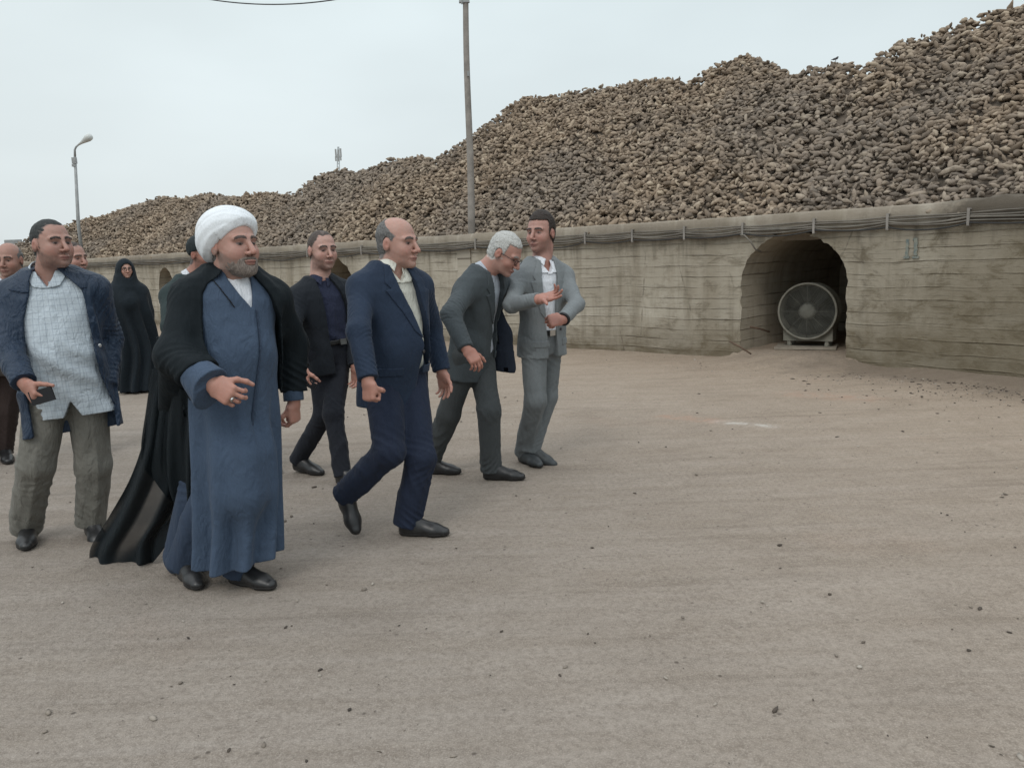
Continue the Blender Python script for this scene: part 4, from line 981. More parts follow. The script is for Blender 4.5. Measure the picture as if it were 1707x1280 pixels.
SKIN = (.38, .225, .182)
def body(S, J, root, vox):
    T, H = J['T'], J['H']; F = Field(); H.build(F, S.get('fat', 0))
    hp_ = H.p(0, 0, 0).astype(f32); F.cut(lambda P, d: d+(.0011*wob(P, 55, 11)+.0007*wob(P, 130, 12))*(np.abs(P-hp_).max(1) < .16)); nb = T.pt(0, -.01, 1.02); F.add(rc(H.p(-.025, 0, -.045), H.p(-.03, 0, -.105)*.6+nb*.4, .055*H.sc, .056*H.sc), .03); F.add(rc(H.p(-.028, 0, -.08), nb, .058*H.sc, .060), .03)
    F.add(rc(T.pt(0, 0, .0), T.pt(0, -.01, .72), .085, .075, T.Lc, 1.35), .04); F.add(rc(T.pt(-.11, -.01, .84), T.pt(.11, -.01, .84), .05, .05), .05); F.add(rc(T.pt(0, -.015, .7), T.pt(0, -.012, 1.0), .06, .05), .04); F.add(rc(T.pt(0, .022, .84), T.pt(0, .0, 1.03), .062, .058), .04)
    for sd in 'RL':
        F.add(rc(T.pt(0, -.01, .86), J['sh'+sd], .045, .045), .03)
        F.add(rc(J['sh'+sd], J['el'+sd], .042, .036), .03); F.add(rc(J['el'+sd], J['wr'+sd], .037, .026), .02)
        F.add(rc(J['hip'+sd], J['kn'+sd], .07, .048), .04); F.add(rc(J['kn'+sd], J['an'+sd], .046, .032), .03); F.add(rc(J['an'+sd], J['hl'+sd]*.35+J['to'+sd]*.65+J['up'+sd]*.024, .026, .016), .02)
        A = S['arm'+sd]; d = A['hd']
        if isinstance(d, tuple): d = at(d[0], d[1], J['wr'+sd][1]+d[2])-J['wr'+sd]
        J['hd'+sd] = nrm(d)
        if A.get('hand', True): hand(F, J['wr'+sd]+nrm(d)*A.get('ext', .015), d, A['n'], sd == 'R', A.get('curl', (.45, .5, .5, .55)), A.get('thumb', .4), A.get('hs', 1.0), A.get('spread', .06))
    sk = S.get('skin', SKIN); hc = H.p(0, 0, 0).astype(f32)
    def col(P):
        c = H.color(P, sk, **S.get('face', {})); far = np.linalg.norm(P-hc, axis=1) > .2; hcx = np.array(sk)*np.array([1.0, .88, .84])
        c[far] = hcx*(1+.06*wob(P[far], 60, 3))[:, None]; return c
    part('body', F, vox, MSKIN, root, color=col)

R_SHORT = lambda f, l, u: np.maximum(np.minimum(np.minimum(u-(1.5*f-.012), (.066-.022*np.exp(-((np.abs(l)-.045)/.016)**2)-f)*1.2), u+.078), np.minimum(np.minimum(.024-f, f+.02), np.minimum(u+.018, np.abs(l)-.055)))
R_FULL = lambda f, l, u: np.maximum(np.minimum(u-np.maximum(1.30*f-.030, np.where(f > .025, .080, -1)), u+.062), np.minimum(np.minimum(.026-f, f+.02), np.minimum(u+.022, np.abs(l)-.055)))
R_BALD = lambda f, l, u: np.minimum(np.minimum(u-(1.4*f-.018), u+.078), np.minimum(.066-.9*np.maximum(f, -.06)-u, .045-f))
def hair(S, J, root, vox, region, thick=.008, mat=None, top=0.0, noise=.002):
    H = J['H']; F = Field(); sc = H.sc
    F.add(H.E((-.010, 0, .035), (.098+thick, .078+thick, .088+thick+top)), .01); F.add(H.E((-.028, 0, -.03), (.068+thick, .062+thick, .06)), .03)
    def rg(P, d):
        q = H.loc(P); r = region(q[:, 0], q[:, 1], q[:, 2])+.003*wob(P, 90, 8)+.002*wob(P, 260, 9); r = np.minimum(r, np.where(q[:, 2] < -.024, -.028-q[:, 0], 1)); d = d+noise*wob(P, 170, 4); ear = np.sqrt(((q[:, 0]+.006)/.023)**2+((q[:, 2]+.006)/.036)**2)-1
        r = np.minimum(r, np.where(np.abs(q[:, 1]) > .05, ear*.03, 1)); return np.maximum(d, -r*sc).astype(f32)
    F.cut(rg); part('hair', F, vox, mat, root)

def shoes(S, J, root, vox, mat=None, sides='RL'):
    for sd in sides:
        u, s_ = shoe_fields(J['hl'+sd], J['to'+sd], J['an'+sd], J['up'+sd], S.get('shoew', .045)); part('shoe', u, vox, mat or MSHOE, root); part('shoe_sole', s_, vox, MSOLE, root)
def trousers(S, J, root, vox, mat, r=(.100, .074, .064), fold=.007, hem0=-.28, crotch=.02, belt=False):
    T = J['T']; F = Field(); F.add(T.prim(-.026-(S.get('belly', 0)*.55 if not belt else .0), h0=hem0+.1, h1=.12 if belt else .0, n=2.1), .03); F.add(rc(J['hipR'], J['hipL'], .105, .105), .03)
    for i, sd in enumerate('RL'): leg(J, sd, F, r, fold, 10*i+S.get('seed', 1))
    part('trousers', F, vox, mat, root)
    if belt:
        F = Field(); F.add(T.prim(-.006, h0=.085, h1=.155, shell=.02, n=2.2), .01); part('belt', F, vox*.8, MBELT, root)
        p = T.pt(0, .125+S.get('belly', 0)-.002, .12); mb = MB(); Fw = nrm(np.cross(T.axes(.1), T.U)); mb.box(p+T.axes(.1)*belt if belt is not True else p, (.026, .006, .02), [T.axes(.1), Fw, T.U]); mb.build('belt_buckle', MBUCK, root)
def tcf(T): 
    def f(P):
        a, b, h = T.co(P); return np.stack([np.arctan2(a, b+.02)*.17, h*T.L, b], -1)
    return f
VOPEN = ([-2, .885, .90, 1.0, 1.1], [0, 0, 0, 0, 0], [-.1, -.05, .002, .034, .055])
def shirt(S, J, root, vox, mat, h0=-.12, dr=-.018, amp=.006, open_=None, h1=1.045):
    T = J['T']; F = Field(); sd = S.get('seed', 1); sc = np.array([1, 1, .6], f32)
    F.add(T.prim(dr, h0=h0, h1=h1, n=2.15, open_=open_, disp=lambda P, a, b, h: amp*wob(P*sc, 20, sd)+amp*.8*np.sin(h*26+a*30+2*wob(P, 9, sd+1))*np.exp(-((h-.1)/.25)**2)+.003*(np.abs(a-.004) < .014)*-1.0), .02)
    part('shirt', F, vox, mat, root, tc=tcf(T))
def collar(S, J, root, vox, mat, gap=.028, hgt=.034, tip=.05, rr=.010, spread=.0):
    """turned-down collar round the neck, points in front"""
    T, H = J['T'], J['H']; n0 = T.pt(0, .004, 1.045); n1 = H.p(-.028, 0, -.085); ax = nrm(n1-n0); Fw = nrm(T.Fc-ax*np.dot(T.Fc, ax)); L = np.cross(ax, Fw)
    n0f = n0.astype(f32); M = np.array([Fw, L, ax]).astype(f32)
    def fn(P):
        q = (P-n0f)@M.T; f_, l, z = q.T; ang = np.abs(np.arctan2(l, f_)); r = np.sqrt((f_*1.02)**2+(l*1.04)**2)
        fr = np.exp(-(ang/.75)**2); top = hgt*.85-.020*fr; bot = -.018-tip*fr*np.clip(1-(ang-.25)/1.0, 0, 1)
        R = .067+rr-.010+np.clip(top-z, 0, .1)*.38+fr*.006; d = np.abs(r-R)-.0035; d = np.maximum(d, z-top); d = np.maximum(d, bot-z); d = np.maximum(d, (gap*(.5+np.clip(top-z, 0, .1)*(9+spread))-np.abs(l))*(f_ > 0)-(f_ <= 0)*.05)
        return d
    R = .14; F = Field(); F.add((fn, n0-R, n0+R), .01); part('collar', F, vox, mat, root, tc=tcf(T))
def collar_flaps(S, J, root, vox, mat, dr, top=1.06):
    T = J['T']; F = Field(); oh, oa, ow = VOPEN
    def reg(a, b, h):
        e_ = np.abs(a)-np.interp(h, oh, ow)-.001; return np.maximum(np.maximum(e_-np.interp(h, [.85, .875, .91, .99, 1.06], [.0, .014, .058, .060, .03]), -.001-e_), .0-b)
    F.add(T.prim(dr+.009, h0=.86, h1=top, n=2.15, shell=.010, region=reg), .01); part('collar', F, vox, mat, root, tc=tcf(T))
def jacket(S, J, root, vox, mat, open_, hem=-.36, dr=.004, lapel=None, amp=.006, sl=(.074, .058, .047), fold=.008, name='jacket', cut_curve=.0, buttons=None, extra=None, collar_h=None, pockets=True):
    T = J['T']; F = Field(); sd = S.get('seed', 1); sc = np.array([1, 1, .45], f32)
    hm = (lambda a, b: hem+cut_curve*np.clip(1-np.abs(a)/.16, 0, 1)**2*(b > 0)+.006*np.sin(a*30))
    disp = lambda P, a, b, h: amp*wob(P*sc, 15, sd)-amp*1.3*ridge_((P+.12*P[:, [2, 0, 1]])*sc, 9, sd+33, 4.5)+amp*.9*np.sin(14*h+22*a+2.5*wob(P, 7, sd+1))*np.exp(-((h-.15)/.3)**2)
    pr = T.prim(dr, h0=hm, h1=1.085, open_=open_, disp=disp); pr = (pr[0], pr[1]-V3(0, 0, .3), pr[2]); F.add(pr, .02)
    for s_, g in (('R', -1), ('L', 1)):
        F.add(rc(T.pt(g*.085, -.012, 1.035), J['sh'+s_]+T.U*.006, .040, .062), .06); sleeve(J, s_, F, sl, fold, sd+(3 if s_ == 'L' else 0))
    if extra: extra(F)
    part(name, F, vox, mat, root, tc=tcf(T))
    if lapel:
        hs, lw = lapel; F2 = Field(); oh, oa, ow = open_
        def reg(a, b, h):
            e_ = np.abs(a-np.interp(h, oh, oa))-np.interp(h, oh, ow); return np.maximum(np.maximum(e_-np.interp(h, hs, lw), -.002-e_), .005-b)
        F2.add(T.prim(dr+.0075, h0=min(hs), h1=1.08, disp=disp, shell=.010, region=reg), .01)
        # stand of the collar behind the neck
        F2.add(T.prim(dr+.009, h0=.99, h1=1.105, shell=.012, region=lambda a, b, h: b-.03), .006)
        part('lapel', F2, vox*.8, mat, root)
    if buttons:
        for (a, h) in buttons:
            b_ = T.tab; rf = np.interp(h, b_['h'], b_['f'])+dr+S.get('belly', 0)*math.exp(-((h-.25)/.33)**2); ra = np.interp(h, b_['h'], b_['a'])*T.wide+dr
            b0 = rf*max(0, 1-abs(a/ra)**2.35)**(1/2.35); mb = MB(); p = T.pt(a, b0+.004, h); Fw = nrm(T.pt(a, b0+.1, h)-p+T.axes(h)*a*.4); mb.lathe([(.001, -.002), (.010, -.002), (.010, .003), (.007, .0045), (.001, .0035)], p, Fw, 14); mb.build('button', S.get('butmat', MBUT), root, True)
    if pockets:
        for g in (-1, 1):
            F3 = Field(); ac = .125*g; hp = -.02
            F3.add(T.prim(dr+.006, h0=hp-.045, h1=hp+.045, disp=disp, shell=.009, region=lambda a, b, h, ac=ac: np.maximum(np.abs(a-ac)-.055*(1 if True else 0), .0-b)), .01)
            part('pocket_flap', F3, vox*.8, mat, root)

def base_of(S, J): return V3(*( (J['hlR']+J['toR']+J['hlL']+J['toL'])/4 )[:2], 0.0)
def start(S, label, group=None):
    J = skeleton(S); r = empty('person', base_of(S, J), label, 'person', group); return J, r
DN = V3(0, 0, -1.)

# --- fabrics
F_NAVY = fabric('navy_suiting', (.016, .027, .050)); F_NAVY2 = fabric('navy_trouser_cloth', (.012, .018, .036)); F_DGREY = fabric('dark_grey_suiting', (.050, .060, .066)); F_DGREY2 = fabric('dark_grey_lining', (.012, .017, .028))
F_LGREY = fabric('light_grey_suiting', (.165, .180, .187), weave=320); F_LGREY2 = fabric('mid_grey_trouser_cloth', (.130, .142, .148)); F_BLACK = fabric('black_jacket_cloth', (.010, .013, .018)); F_BLACKT = fabric('black_trouser_cloth', (.013, .015, .021))
F_DKNAVY = fabric('dark_navy_shirt_cloth', (.020, .025, .050), wr=.5); F_NYLON = fabric('navy_nylon', (.008, .022, .048), .55, wr=.7, spec=.4); F_KHAKI = fabric('khaki_trouser_cloth', (.150, .145, .128), wr=.6); F_WHITE = fabric('white_shirt_cloth', (.62, .64, .68), wr=.5, var=.05)
F_ROBE = fabric('slate_blue_robe_cloth', (.046, .070, .112), .8, wr=.4); F_ROBEIN = fabric('dark_blue_inner_cloth', (.028, .042, .070)); F_CHADOR = fabric('black_chador_cloth', (.008, .013, .018)); F_TURBAN = fabric('white_turban_muslin', (.66, .69, .72), .9, wr=.3, var=.04)
F_BROWN = fabric('brown_jacket_cloth', (.07, .06, .055)); F_BROWNT = fabric('dark_brown_trouser_cloth', (.035, .024, .022)); F_GREENG = fabric('dark_green_grey_cloth', (.022, .034, .035)); F_CREAM = fabric('cream_shirt_cloth', (.50, .50, .44), wr=.5, var=.05)
F_PLAID = m_check('plaid_shirt_cloth', (.47, .53, .58), (.13, .16, .22), .027, .031, .055, .055, .48); F_STRIPE = m_check('striped_shirt_cloth', (.46, .50, .56), (.10, .12, .18), .014, None, .2, amt=.6); F_PIN = m_check('pale_striped_shirt_cloth', (.56, .56, .50), (.33, .31, .26), .012, None, .13, amt=.5)
HG = m_hair('grey_hair', (.06, .06, .06), (.19, .185, .18)); HW = m_hair('white_hair', (.27, .27, .26), (.56, .56, .54)); HB = m_hair('dark_brown_hair', (.012, .009, .008), (.045, .034, .028)); HM = m_hair('brown_grey_hair', (.035, .026, .022), (.10, .08, .07)); HK = m_hair('dark_short_hair', (.012, .016, .017), (.045, .048, .047))
shortr = lambda f, l, u: np.minimum(u-(1.2*f-.022), u+.078)

# --- 1: big man in a navy suit, balding, at centre
S = dict(n='suit', D=4.40, head=(662, 406, -.0, 27, 3, 0, 1.12), sh=(652, 465, .0), hip=(655, 610, .0), psi_s=50, psi_h=42, belly=.070, wide=1.05, hw=.185, seed=3, fat=.008, k=1.03,
         armR=dict(el=(598, 552, -1), wr=(613, 632, -1), hd=(616, 672, -.02), n=fwd(130)*1.0+V3(0, 0, .1), curl=(1.35, 1.35, 1.35, 1.35), thumb=1.6, hs=1.02),
         armL=dict(el=(719, 545, 1), wr=(736, 618, -1), hd=(743, 655, .0), n=fwd(-60), curl=(.35, .4, .45, .5), thumb=.4),
         legR=dict(kn=(650, 752, -.16), foot=(570, 828, -.02, 594, 893, -.16), pin='toe', L=.285), legL=dict(kn=(701, 762, -.10), foot=(667, 891, None, 748, 893, None), L=.29),
         face=dict(scalp=(R_BALD, (.12, .115, .11)), beard=(.16, .15, .145), beard_amt=.10, brow=(.06, .05, .045)), skin=(.41, .248, .203))
J, R = start(S, 'heavyset balding man in navy suit and open-collared pale striped shirt, in mid-stride')
body(S, J, R, .0038)
hair(S, J, R, .004, R_BALD, .004, HG)
OP = ([-.7, 0, .25, .6, .85, 1.05], [.10, .105, .105, .062, .025, .0], [.085, .060, .042, .048, .062, .055])
shirt(S, J, R, .006, F_PIN, h0=-.14, dr=-.016, open_=VOPEN); collar(S, J, R, .0036, F_PIN, gap=.03, tip=.055, rr=.012, hgt=.028)
collar_flaps(S, J, R, .004, F_PIN, -.012)
jacket(S, J, R, .006, F_NAVY, OP, hem=-.40, dr=.010, lapel=([.32, .40, .82, .84, .90, 1.05], [.0, .035, .088, .05, .07, .035]), sl=(.072, .061, .050), buttons=[(.055, .18)], fold=.007, amp=.0035)
trousers(S, J, R, .006, F_NAVY2, (.110, .081, .073), .007); shoes(S, J, R, .005)

# --- 2: man in dark grey suit, white hair, glasses, leaning forward
S = dict(n='old', D=5.40, head=(841, 422, -.10, 22, 34, 0, 1.08), sh=(808, 466, -.06), hip=(788, 583, .04), psi_s=38, psi_h=30, bend=-.03, hw=.18, seed=8, belly=.02, shz=(-.02, 0), k=1.0,
         armR=dict(el=(752, 525, -1), wr=(777, 581, -1), hd=(794, 604, -.03), n=fwd(60)+V3(0, 0, .45), curl=(.45, .5, .55, .6), thumb=.3, hs=1.0),
         armL=dict(el=(822, 525, 1), wr=(818, 570, -1), hd=(815, 600, 0), n=fwd(-60), curl=(.5, .5, .5, .5), hand=False),
         legR=dict(kn=(748, 690, -.02), foot=(718, 789, None, 757, 790, None), L=.285, ), legL=dict(kn=(815, 685, -.12), foot=(807, 798, None, 874, 800, None), L=.30),
         face=dict(scalp=(R_FULL, (.5, .5, .48)), beard=(.4, .38, .36), beard_amt=.12, brow=(.25, .24, .23)), skin=(.39, .220, .178))
J, R = start(S, 'stooping white-haired man in glasses and dark grey suit, leaning forward beside gesturing man')
body(S, J, R, .0042)
hair(S, J, R, .0045, R_FULL, .006, HW, top=.004, noise=.003)
OP = ([-.7, 0, .25, .6, .85, 1.05], [.04, .05, .06, .05, .03, .0], [.07, .045, .04, .048, .06, .05])
shirt(S, J, R, .007, F_STRIPE, h0=-.02, dr=-.014); collar(S, J, R, .004, F_STRIPE, gap=.02, tip=.05, rr=.010, hgt=.03)
jacket(S, J, R, .007, F_DGREY, OP, hem=-.34, dr=.008, lapel=([.40, .48, .80, .82, .88, 1.05], [.0, .03, .075, .045, .06, .03]), sl=(.072, .060, .048), fold=.009, amp=.005)
F = Field(); T = J['T']; a_ = T.pt(.13, .10, .55); b_ = at(838, 607, 5.52); c_ = at(850, 600, 5.50); fw = nrm(np.cross(nrm(b_-a_), left_of(38)))
F.add(rc(at(826, 515, 5.45), at(838, 560, 5.47), .045, .068, V3(.35, .94, 0), .35), .02); F.add(capped(rc(at(838, 555, 5.47), at(842, 612, 5.49), .068, .082, V3(.35, .94, 0), .35, folds=[(.008, .1, .1, .3, 3)]), at(846, 621, 5.47), DN+V3(-.12, 0, 0)), .03); part('jacket_panel', F, .007, F_DGREY2, R)
trousers(S, J, R, .007, fabric('dark_grey_trouser_cloth', (.048, .053, .055)), (.094, .076, .067), .008); shoes(S, J, R, .006)
H = J['H']; mb = MB()
for g in (-1, 1):
    c = H.p(.106, g*.033, .000); u_ = H.X[2]; l_ = H.X[1]; mb.tube([c+(l_*math.cos(t)*.023+u_*math.sin(t)*.017)*H.sc for t in np.linspace(0, 6.283, 21)[:-1]], .0020, 6, True)
    mb.tube([H.p(.104, g*.056, .005), H.p(.04, g*.078, .008), H.p(-.015, g*.083, .004)], .002, 5)
mb.tube([H.p(.107, -.010, .005), H.p(.113, 0, .008), H.p(.107, .010, .005)], .002, 5); mb.build('glasses', MPHONE, R, True)

# --- 3: man in light grey suit, head turned back to the left, gesturing
S = dict(n='grey', D=5.66, head=(902, 389, .0, 122, 0, 0, 1.12), sh=(903, 451, .0), hip=(903, 566, .02), psi_s=62, psi_h=45, hw=.185, seed=12, k=1.03, belly=.01,
         armR=dict(el=(853, 508, -1), wr=(897, 499, -1), hd=(925, 492, -.05), n=V3(.1, .55, -.75), curl=(.12, .22, .38, .55), thumb=-.2, hs=1.08, spread=.12),
         armL=dict(el=(961, 507, -1), wr=(939, 532, -1), hd=(912, 536, -.05), n=fwd(95)+V3(0, 0, .45), curl=(1.35, 1.35, 1.35, 1.35), thumb=1.6, hs=1.04),
         legR=dict(kn=(893, 668, -.14), foot=(865, 767, None, 905, 782, None), L=.29), legL=dict(kn=(912, 660, .02), foot=(878, 762, .10, 918, 777, .02), L=.29),
         face=dict(scalp=(R_FULL, (.03, .022, .018)), beard=(.10, .07, .06), beard_amt=.38, brow=(.012, .009, .008)), skin=(.37, .212, .175))
J, R = start(S, 'dark-haired man in light grey suit and white shirt, gesturing with an open palm')
body(S, J, R, .0042)
hair(S, J, R, .0045, R_FULL, .0045, HB, top=.018, noise=.003)
OP = ([-.7, 0, .25, .6, .85, 1.05], [-.03, -.03, -.03, -.03, -.015, .0], [.060, .045, .048, .056, .066, .055])
shirt(S, J, R, .007, F_WHITE, h0=.115, dr=-.010, open_=VOPEN); collar(S, J, R, .0045, F_WHITE, gap=.03, tip=.05, rr=.012, hgt=.03)
collar_flaps(S, J, R, .0045, F_WHITE, -.006)
jacket(S, J, R, .007, F_LGREY, OP, hem=-.22, dr=.006, lapel=([.30, .38, .80, .82, .88, 1.05], [.0, .03, .075, .045, .06, .03]), sl=(.063, .053, .045), fold=.007, amp=.004, buttons=[(.05, .16)])
trousers(S, J, R, .007, F_LGREY2, (.096, .076, .068), .007, belt=-.03); shoes(S, J, R, .006, m_simple('grey_shoe_leather', (.04, .045, .048), .5, .3, 20, .15, .002))
mb = MB(); d = nrm(J['wrL']-J['elL']); th = np.linspace(0, 6.283, 25)[:-1]; u_ = nrm(np.cross(d, [0, 0, 1.])); v_ = np.cross(d, u_)
mb.tube([J['wrL']-d*.0+(u_*math.cos(t)+v_*math.sin(t))*.038 for t in th], .011, 6, True); mb.build('wristband', MPHONE, R, True)

# --- 4: man in a black jacket behind the navy suit
S = dict(n='black', D=5.62, head=(537, 418, .0, 52, 2, 0, 1.12), sh=(534, 481, .0), hip=(549, 582, .02), psi_s=55, psi_h=40, hw=.185, seed=17, k=1.0, belly=.01,
         armR=dict(el=(487, 556, -1), wr=(503, 612, -1), hd=(512, 650, -.03), n=fwd(130), curl=(.6, .7, .8, .9), thumb=.6),
         armL=dict(el=(588, 556, 1), wr=(592, 610, -1), hd=(594, 640, 0), n=fwd(-60), curl=(.5, .5, .5, .5)),
         legR=dict(kn=(541, 690, -.06), foot=(489, 781, .12, 541, 794, None), L=.30), legL=dict(kn=(556, 690, -.08), foot=(570, 806, None, 603, 812, None), L=.28),
         face=dict(scalp=(R_SHORT, (.06, .047, .04)), beard=(.05, .04, .035), beard_amt=.55, brow=(.03, .022, .018)), skin=(.42, .26, .215))
J, R = start(S, 'man with short hair and goatee in black jacket, dark navy shirt and black trousers')
body(S, J, R, .0042)
hair(S, J, R, .0045, R_SHORT, .0016, HM, noise=.0015)
OP = ([-.7, 0, .25, .6, .85, 1.05], [.03, .03, .03, .03, .02, .0], [.12, .105, .10, .09, .075, .055])
shirt(S, J, R, .007, F_DKNAVY, h0=.10, dr=-.012, amp=.007); collar(S, J, R, .0045, F_DKNAVY, gap=.02, tip=.045)
jacket(S, J, R, .007, F_BLACK, OP, hem=-.34, dr=.008, sl=(.070, .058, .048), fold=.007, amp=.004, pockets=False)
trousers(S, J, R, .007, F_BLACKT, (.090, .070, .061), .007, belt=.03); shoes(S, J, R, .006)
HANDPH = J['wrR']+J['hdR']*.11

# --- 5: big man at the left, plaid shirt, navy nylon coat, khaki trousers
S = dict(n='plaid', D=4.38, head=(86, 408, -.02, 30, -2, 0, 1.09), sh=(84, 474, .02), hip=(110, 632, .0), psi_s=70, psi_h=68, hw=.205, seed=23, belly=.06, wide=1.13, fat=.010, k=1.05,
         armR=dict(el=(14, 583, -1), wr=(40, 638, -1), hd=(62, 668, -.04), n=fwd(150)+V3(0, 0, .3), curl=(.75, .85, .9, .9), thumb=.35, hs=1.10),
         armL=dict(el=(182, 566, 1), wr=(176, 640, -1), hd=(172, 672, .0), n=fwd(-60), curl=(.5, .5, .5, .5), hand=False),
         legR=dict(kn=(60, 775, -.10), foot=(49, 893, None, 44, 921, None), L=.30), legL=dict(kn=(157, 775, -.02), foot=(155, 888, .10, 163, 905, .02), L=.30),
         face=dict(scalp=(R_SHORT, (.03, .032, .032)), beard=(.035, .028, .025), beard_amt=.52, brow=(.02, .014, .012)), skin=(.36, .215, .175), butmat=MBUTW, shoew=.050)
J, R = start(S, 'burly man in open navy coat, white plaid shirt and khaki trousers, holding a phone')
body(S, J, R, .0038)
hair(S, J, R, .004, R_SHORT, .0018, HK, noise=.0015)
OP = ([-.8, -.3, .0, .25, .6, .85, 1.0, 1.07], [.02, .02, .0, .0, .02, .04, .01, .0], [.20, .20, .185, .175, .15, .125, .085, .06])
shirt(S, J, R, .006, F_PLAID, open_=VOPEN, h1=1.02, h0=lambda a, b: -.36+.16*np.clip(1-np.abs(a-.02)/.045, 0, 1), dr=.004, amp=.009); collar(S, J, R, .004, F_PLAID, gap=.045, tip=.06, rr=.036, spread=5, hgt=.028)
collar_flaps(S, J, R, .004, F_PLAID, .008)
jacket(S, J, R, .006, F_NYLON, OP, hem=-.52, dr=.020, amp=.008, sl=(.084, .072, .058), fold=.010, lapel=([.86, .90, 1.02, 1.07], [.02, .10, .12, .07]), pockets=False, buttons=[(-.20, .75), (.20, .30), (-.20, .22), (-.20, -.10)])
trousers(S, J, R, .006, F_KHAKI, (.110, .092, .086), .010); shoes(S, J, R, .005)
PH = J['wrR']+J['hdR']*.10; mb = MB(); hd = J['hdR']; sd_ = nrm(at(84, 655, PH[1])-at(59, 662, PH[1])); up_ = nrm(np.cross(sd_, [0, 1, 0])); c = at(70, 660, PH[1]-.012)
mb.box(c, (.060, .006, .036), [sd_, V3(0, 1, 0), up_]); o = mb.build('phone', MPHONE); tag(o, 'dark phone held by the man in the plaid shirt', 'phone')
mb = MB(); c = HANDPH+V3(.03, -.01, -.005); mb.box(c, (.042, .006, .022), [nrm(V3(.8, 0, -.5)), V3(0, 1, 0), nrm(V3(.5, 0, .8))]); tag(mb.build('phone', MPHONE), 'small black phone held low by the man in the black jacket', 'phone')

# --- 6: bald man behind the plaid shirt
S = dict(n='behind', D=6.5, head=(122, 431, .0, 22, 4, 0, 1.05), sh=(127, 482, .0), hip=(140, 577, .02), psi_s=50, psi_h=40, hw=.185, seed=29, k=1.0,
         armR=dict(el=(88, 545, -1), wr=(92, 600, -1), hd=(95, 630, -.03), n=fwd(130)), armL=dict(el=(163, 545, 1), wr=(160, 600, -1), hd=(160, 630, 0), n=fwd(-60)),
         legR=dict(foot=(143, 764, .05, 165, 768, None), L=.28), legL=dict(foot=(150, 762, .2, 172, 766, .1), L=.28),
         face=dict(scalp=(R_SHORT, (.06, .05, .045)), beard=(.05, .04, .035), beard_amt=.6, brow=(.04, .03, .025)))
J, R = start(S, 'man in dark blue jacket mostly hidden behind the plaid-shirted man, face and shoulder showing')
body(S, J, R, .0055); hair(S, J, R, .006, lambda f, l, u: np.minimum(np.minimum(u-(1.2*f-.022), u+.075), .05-f), .004, HM)
OP = ([-.7, 0, .6, .85, 1.05], [0, 0, 0, 0, .0], [.0, .0, .03, .06, .05]); shirt(S, J, R, .010, F_WHITE)
jacket(S, J, R, .009, fabric('dark_blue_jacket_cloth', (.014, .030, .050)), OP, hem=-.34, dr=.010, pockets=False); trousers(S, J, R, .010, F_BLACKT, (.09, .07, .06)); shoes(S, J, R, .008)

# --- 7: man at the left edge
S = dict(n='edge', D=6.33, head=(16, 434, .0, 84, 4, 0, 1.08), sh=(12, 486, .0), hip=(6, 585, .02), psi_s=75, psi_h=70, hw=.19, seed=31, k=1.0,
         armR=dict(el=(-36, 550, -1), wr=(-34, 606, -1), hd=(-30, 635, -.03), n=fwd(130)), armL=dict(el=(56, 552, 1), wr=(52, 606, -1), hd=(50, 635, 0), n=fwd(-60)),
         legR=dict(foot=(-22, 768, None, -30, 781, None), L=.28), legL=dict(kn=(12, 680, 0), foot=(8, 762, None, 17, 777, None), L=.29),
         face=dict(scalp=(R_BALD, (.10, .095, .09)), beard=(.06, .05, .045), beard_amt=.35, brow=(.04, .03, .025)), skin=(.33, .19, .15))
J, R = start(S, 'bald man at the left edge of the picture in brown jacket and dark brown trousers')
body(S, J, R, .005); hair(S, J, R, .006, lambda f, l, u: np.minimum(np.minimum(u-(1.2*f-.022), u+.075), np.minimum(.03-f, .05-u)), .004, HG)
OP = ([-.7, 0, .6, .85, 1.05], [0, 0, 0, 0, .0], [.0, .0, .05, .07, .05]); shirt(S, J, R, .010, F_WHITE); collar(S, J, R, .006, F_WHITE, tip=.05)
jacket(S, J, R, .009, F_BROWN, OP, hem=-.34, dr=.010, pockets=False); trousers(S, J, R, .009, F_BROWNT, (.10, .08, .068)); shoes(S, J, R, .007)

# --- 8: man in dark cap behind the cleric
S = dict(n='cap', D=5.9, head=(338, 424, .0, 25, 2, 0, 1.05), sh=(322, 476, .0), hip=(355, 585, .0), psi_s=45, psi_h=20, hw=.19, seed=37, k=1.0,
         armR=dict(el=(283, 545, -1), wr=(300, 600, -1), hd=(305, 630, -.03), n=fwd(130)), armL=dict(el=(368, 545, 1), wr=(372, 600, -1), hd=(376, 630, 0), n=fwd(-60)),
         legR=dict(kn=(345, 690, 0), foot=(300, 785, .1, 340, 792, None), L=.28), legL=dict(kn=(432, 678, -.05), foot=(420, 786, None, 470, 790, None), L=.29, pin='toe'),
         face=dict(scalp=(R_SHORT, (.05, .05, .05)), beard=(.05, .04, .035), beard_amt=.4, brow=(.04, .03, .025)), skin=(.33, .17, .13))
J, R = start(S, 'man in dark cap and dark green-grey jacket, mostly hidden behind the cleric in the turban')
body(S, J, R, .005); H = J['H']; F = Field(); F.add(H.E((-.008, 0, .045), (.112, .092, .095)), .01); F.cut(lambda P, d, H=H: np.maximum(d, (-(H.loc(P)[:, 2]-(.35*H.loc(P)[:, 0]+.018))).astype(f32)))
F.add(rc(H.p(.085, -.03, .060), H.p(.085, .03, .060), .03, .03, H.X[2], .35), .01); part('cap', F, .006, fabric('dark_cap_cloth', (.018, .024, .026)), R)
OP = ([-.7, 0, .6, .85, 1.05], [0, 0, 0, 0, .0], [.0, .02, .05, .07, .05]); shirt(S, J, R, .010, F_WHITE); collar(S, J, R, .006, F_WHITE, tip=.05)
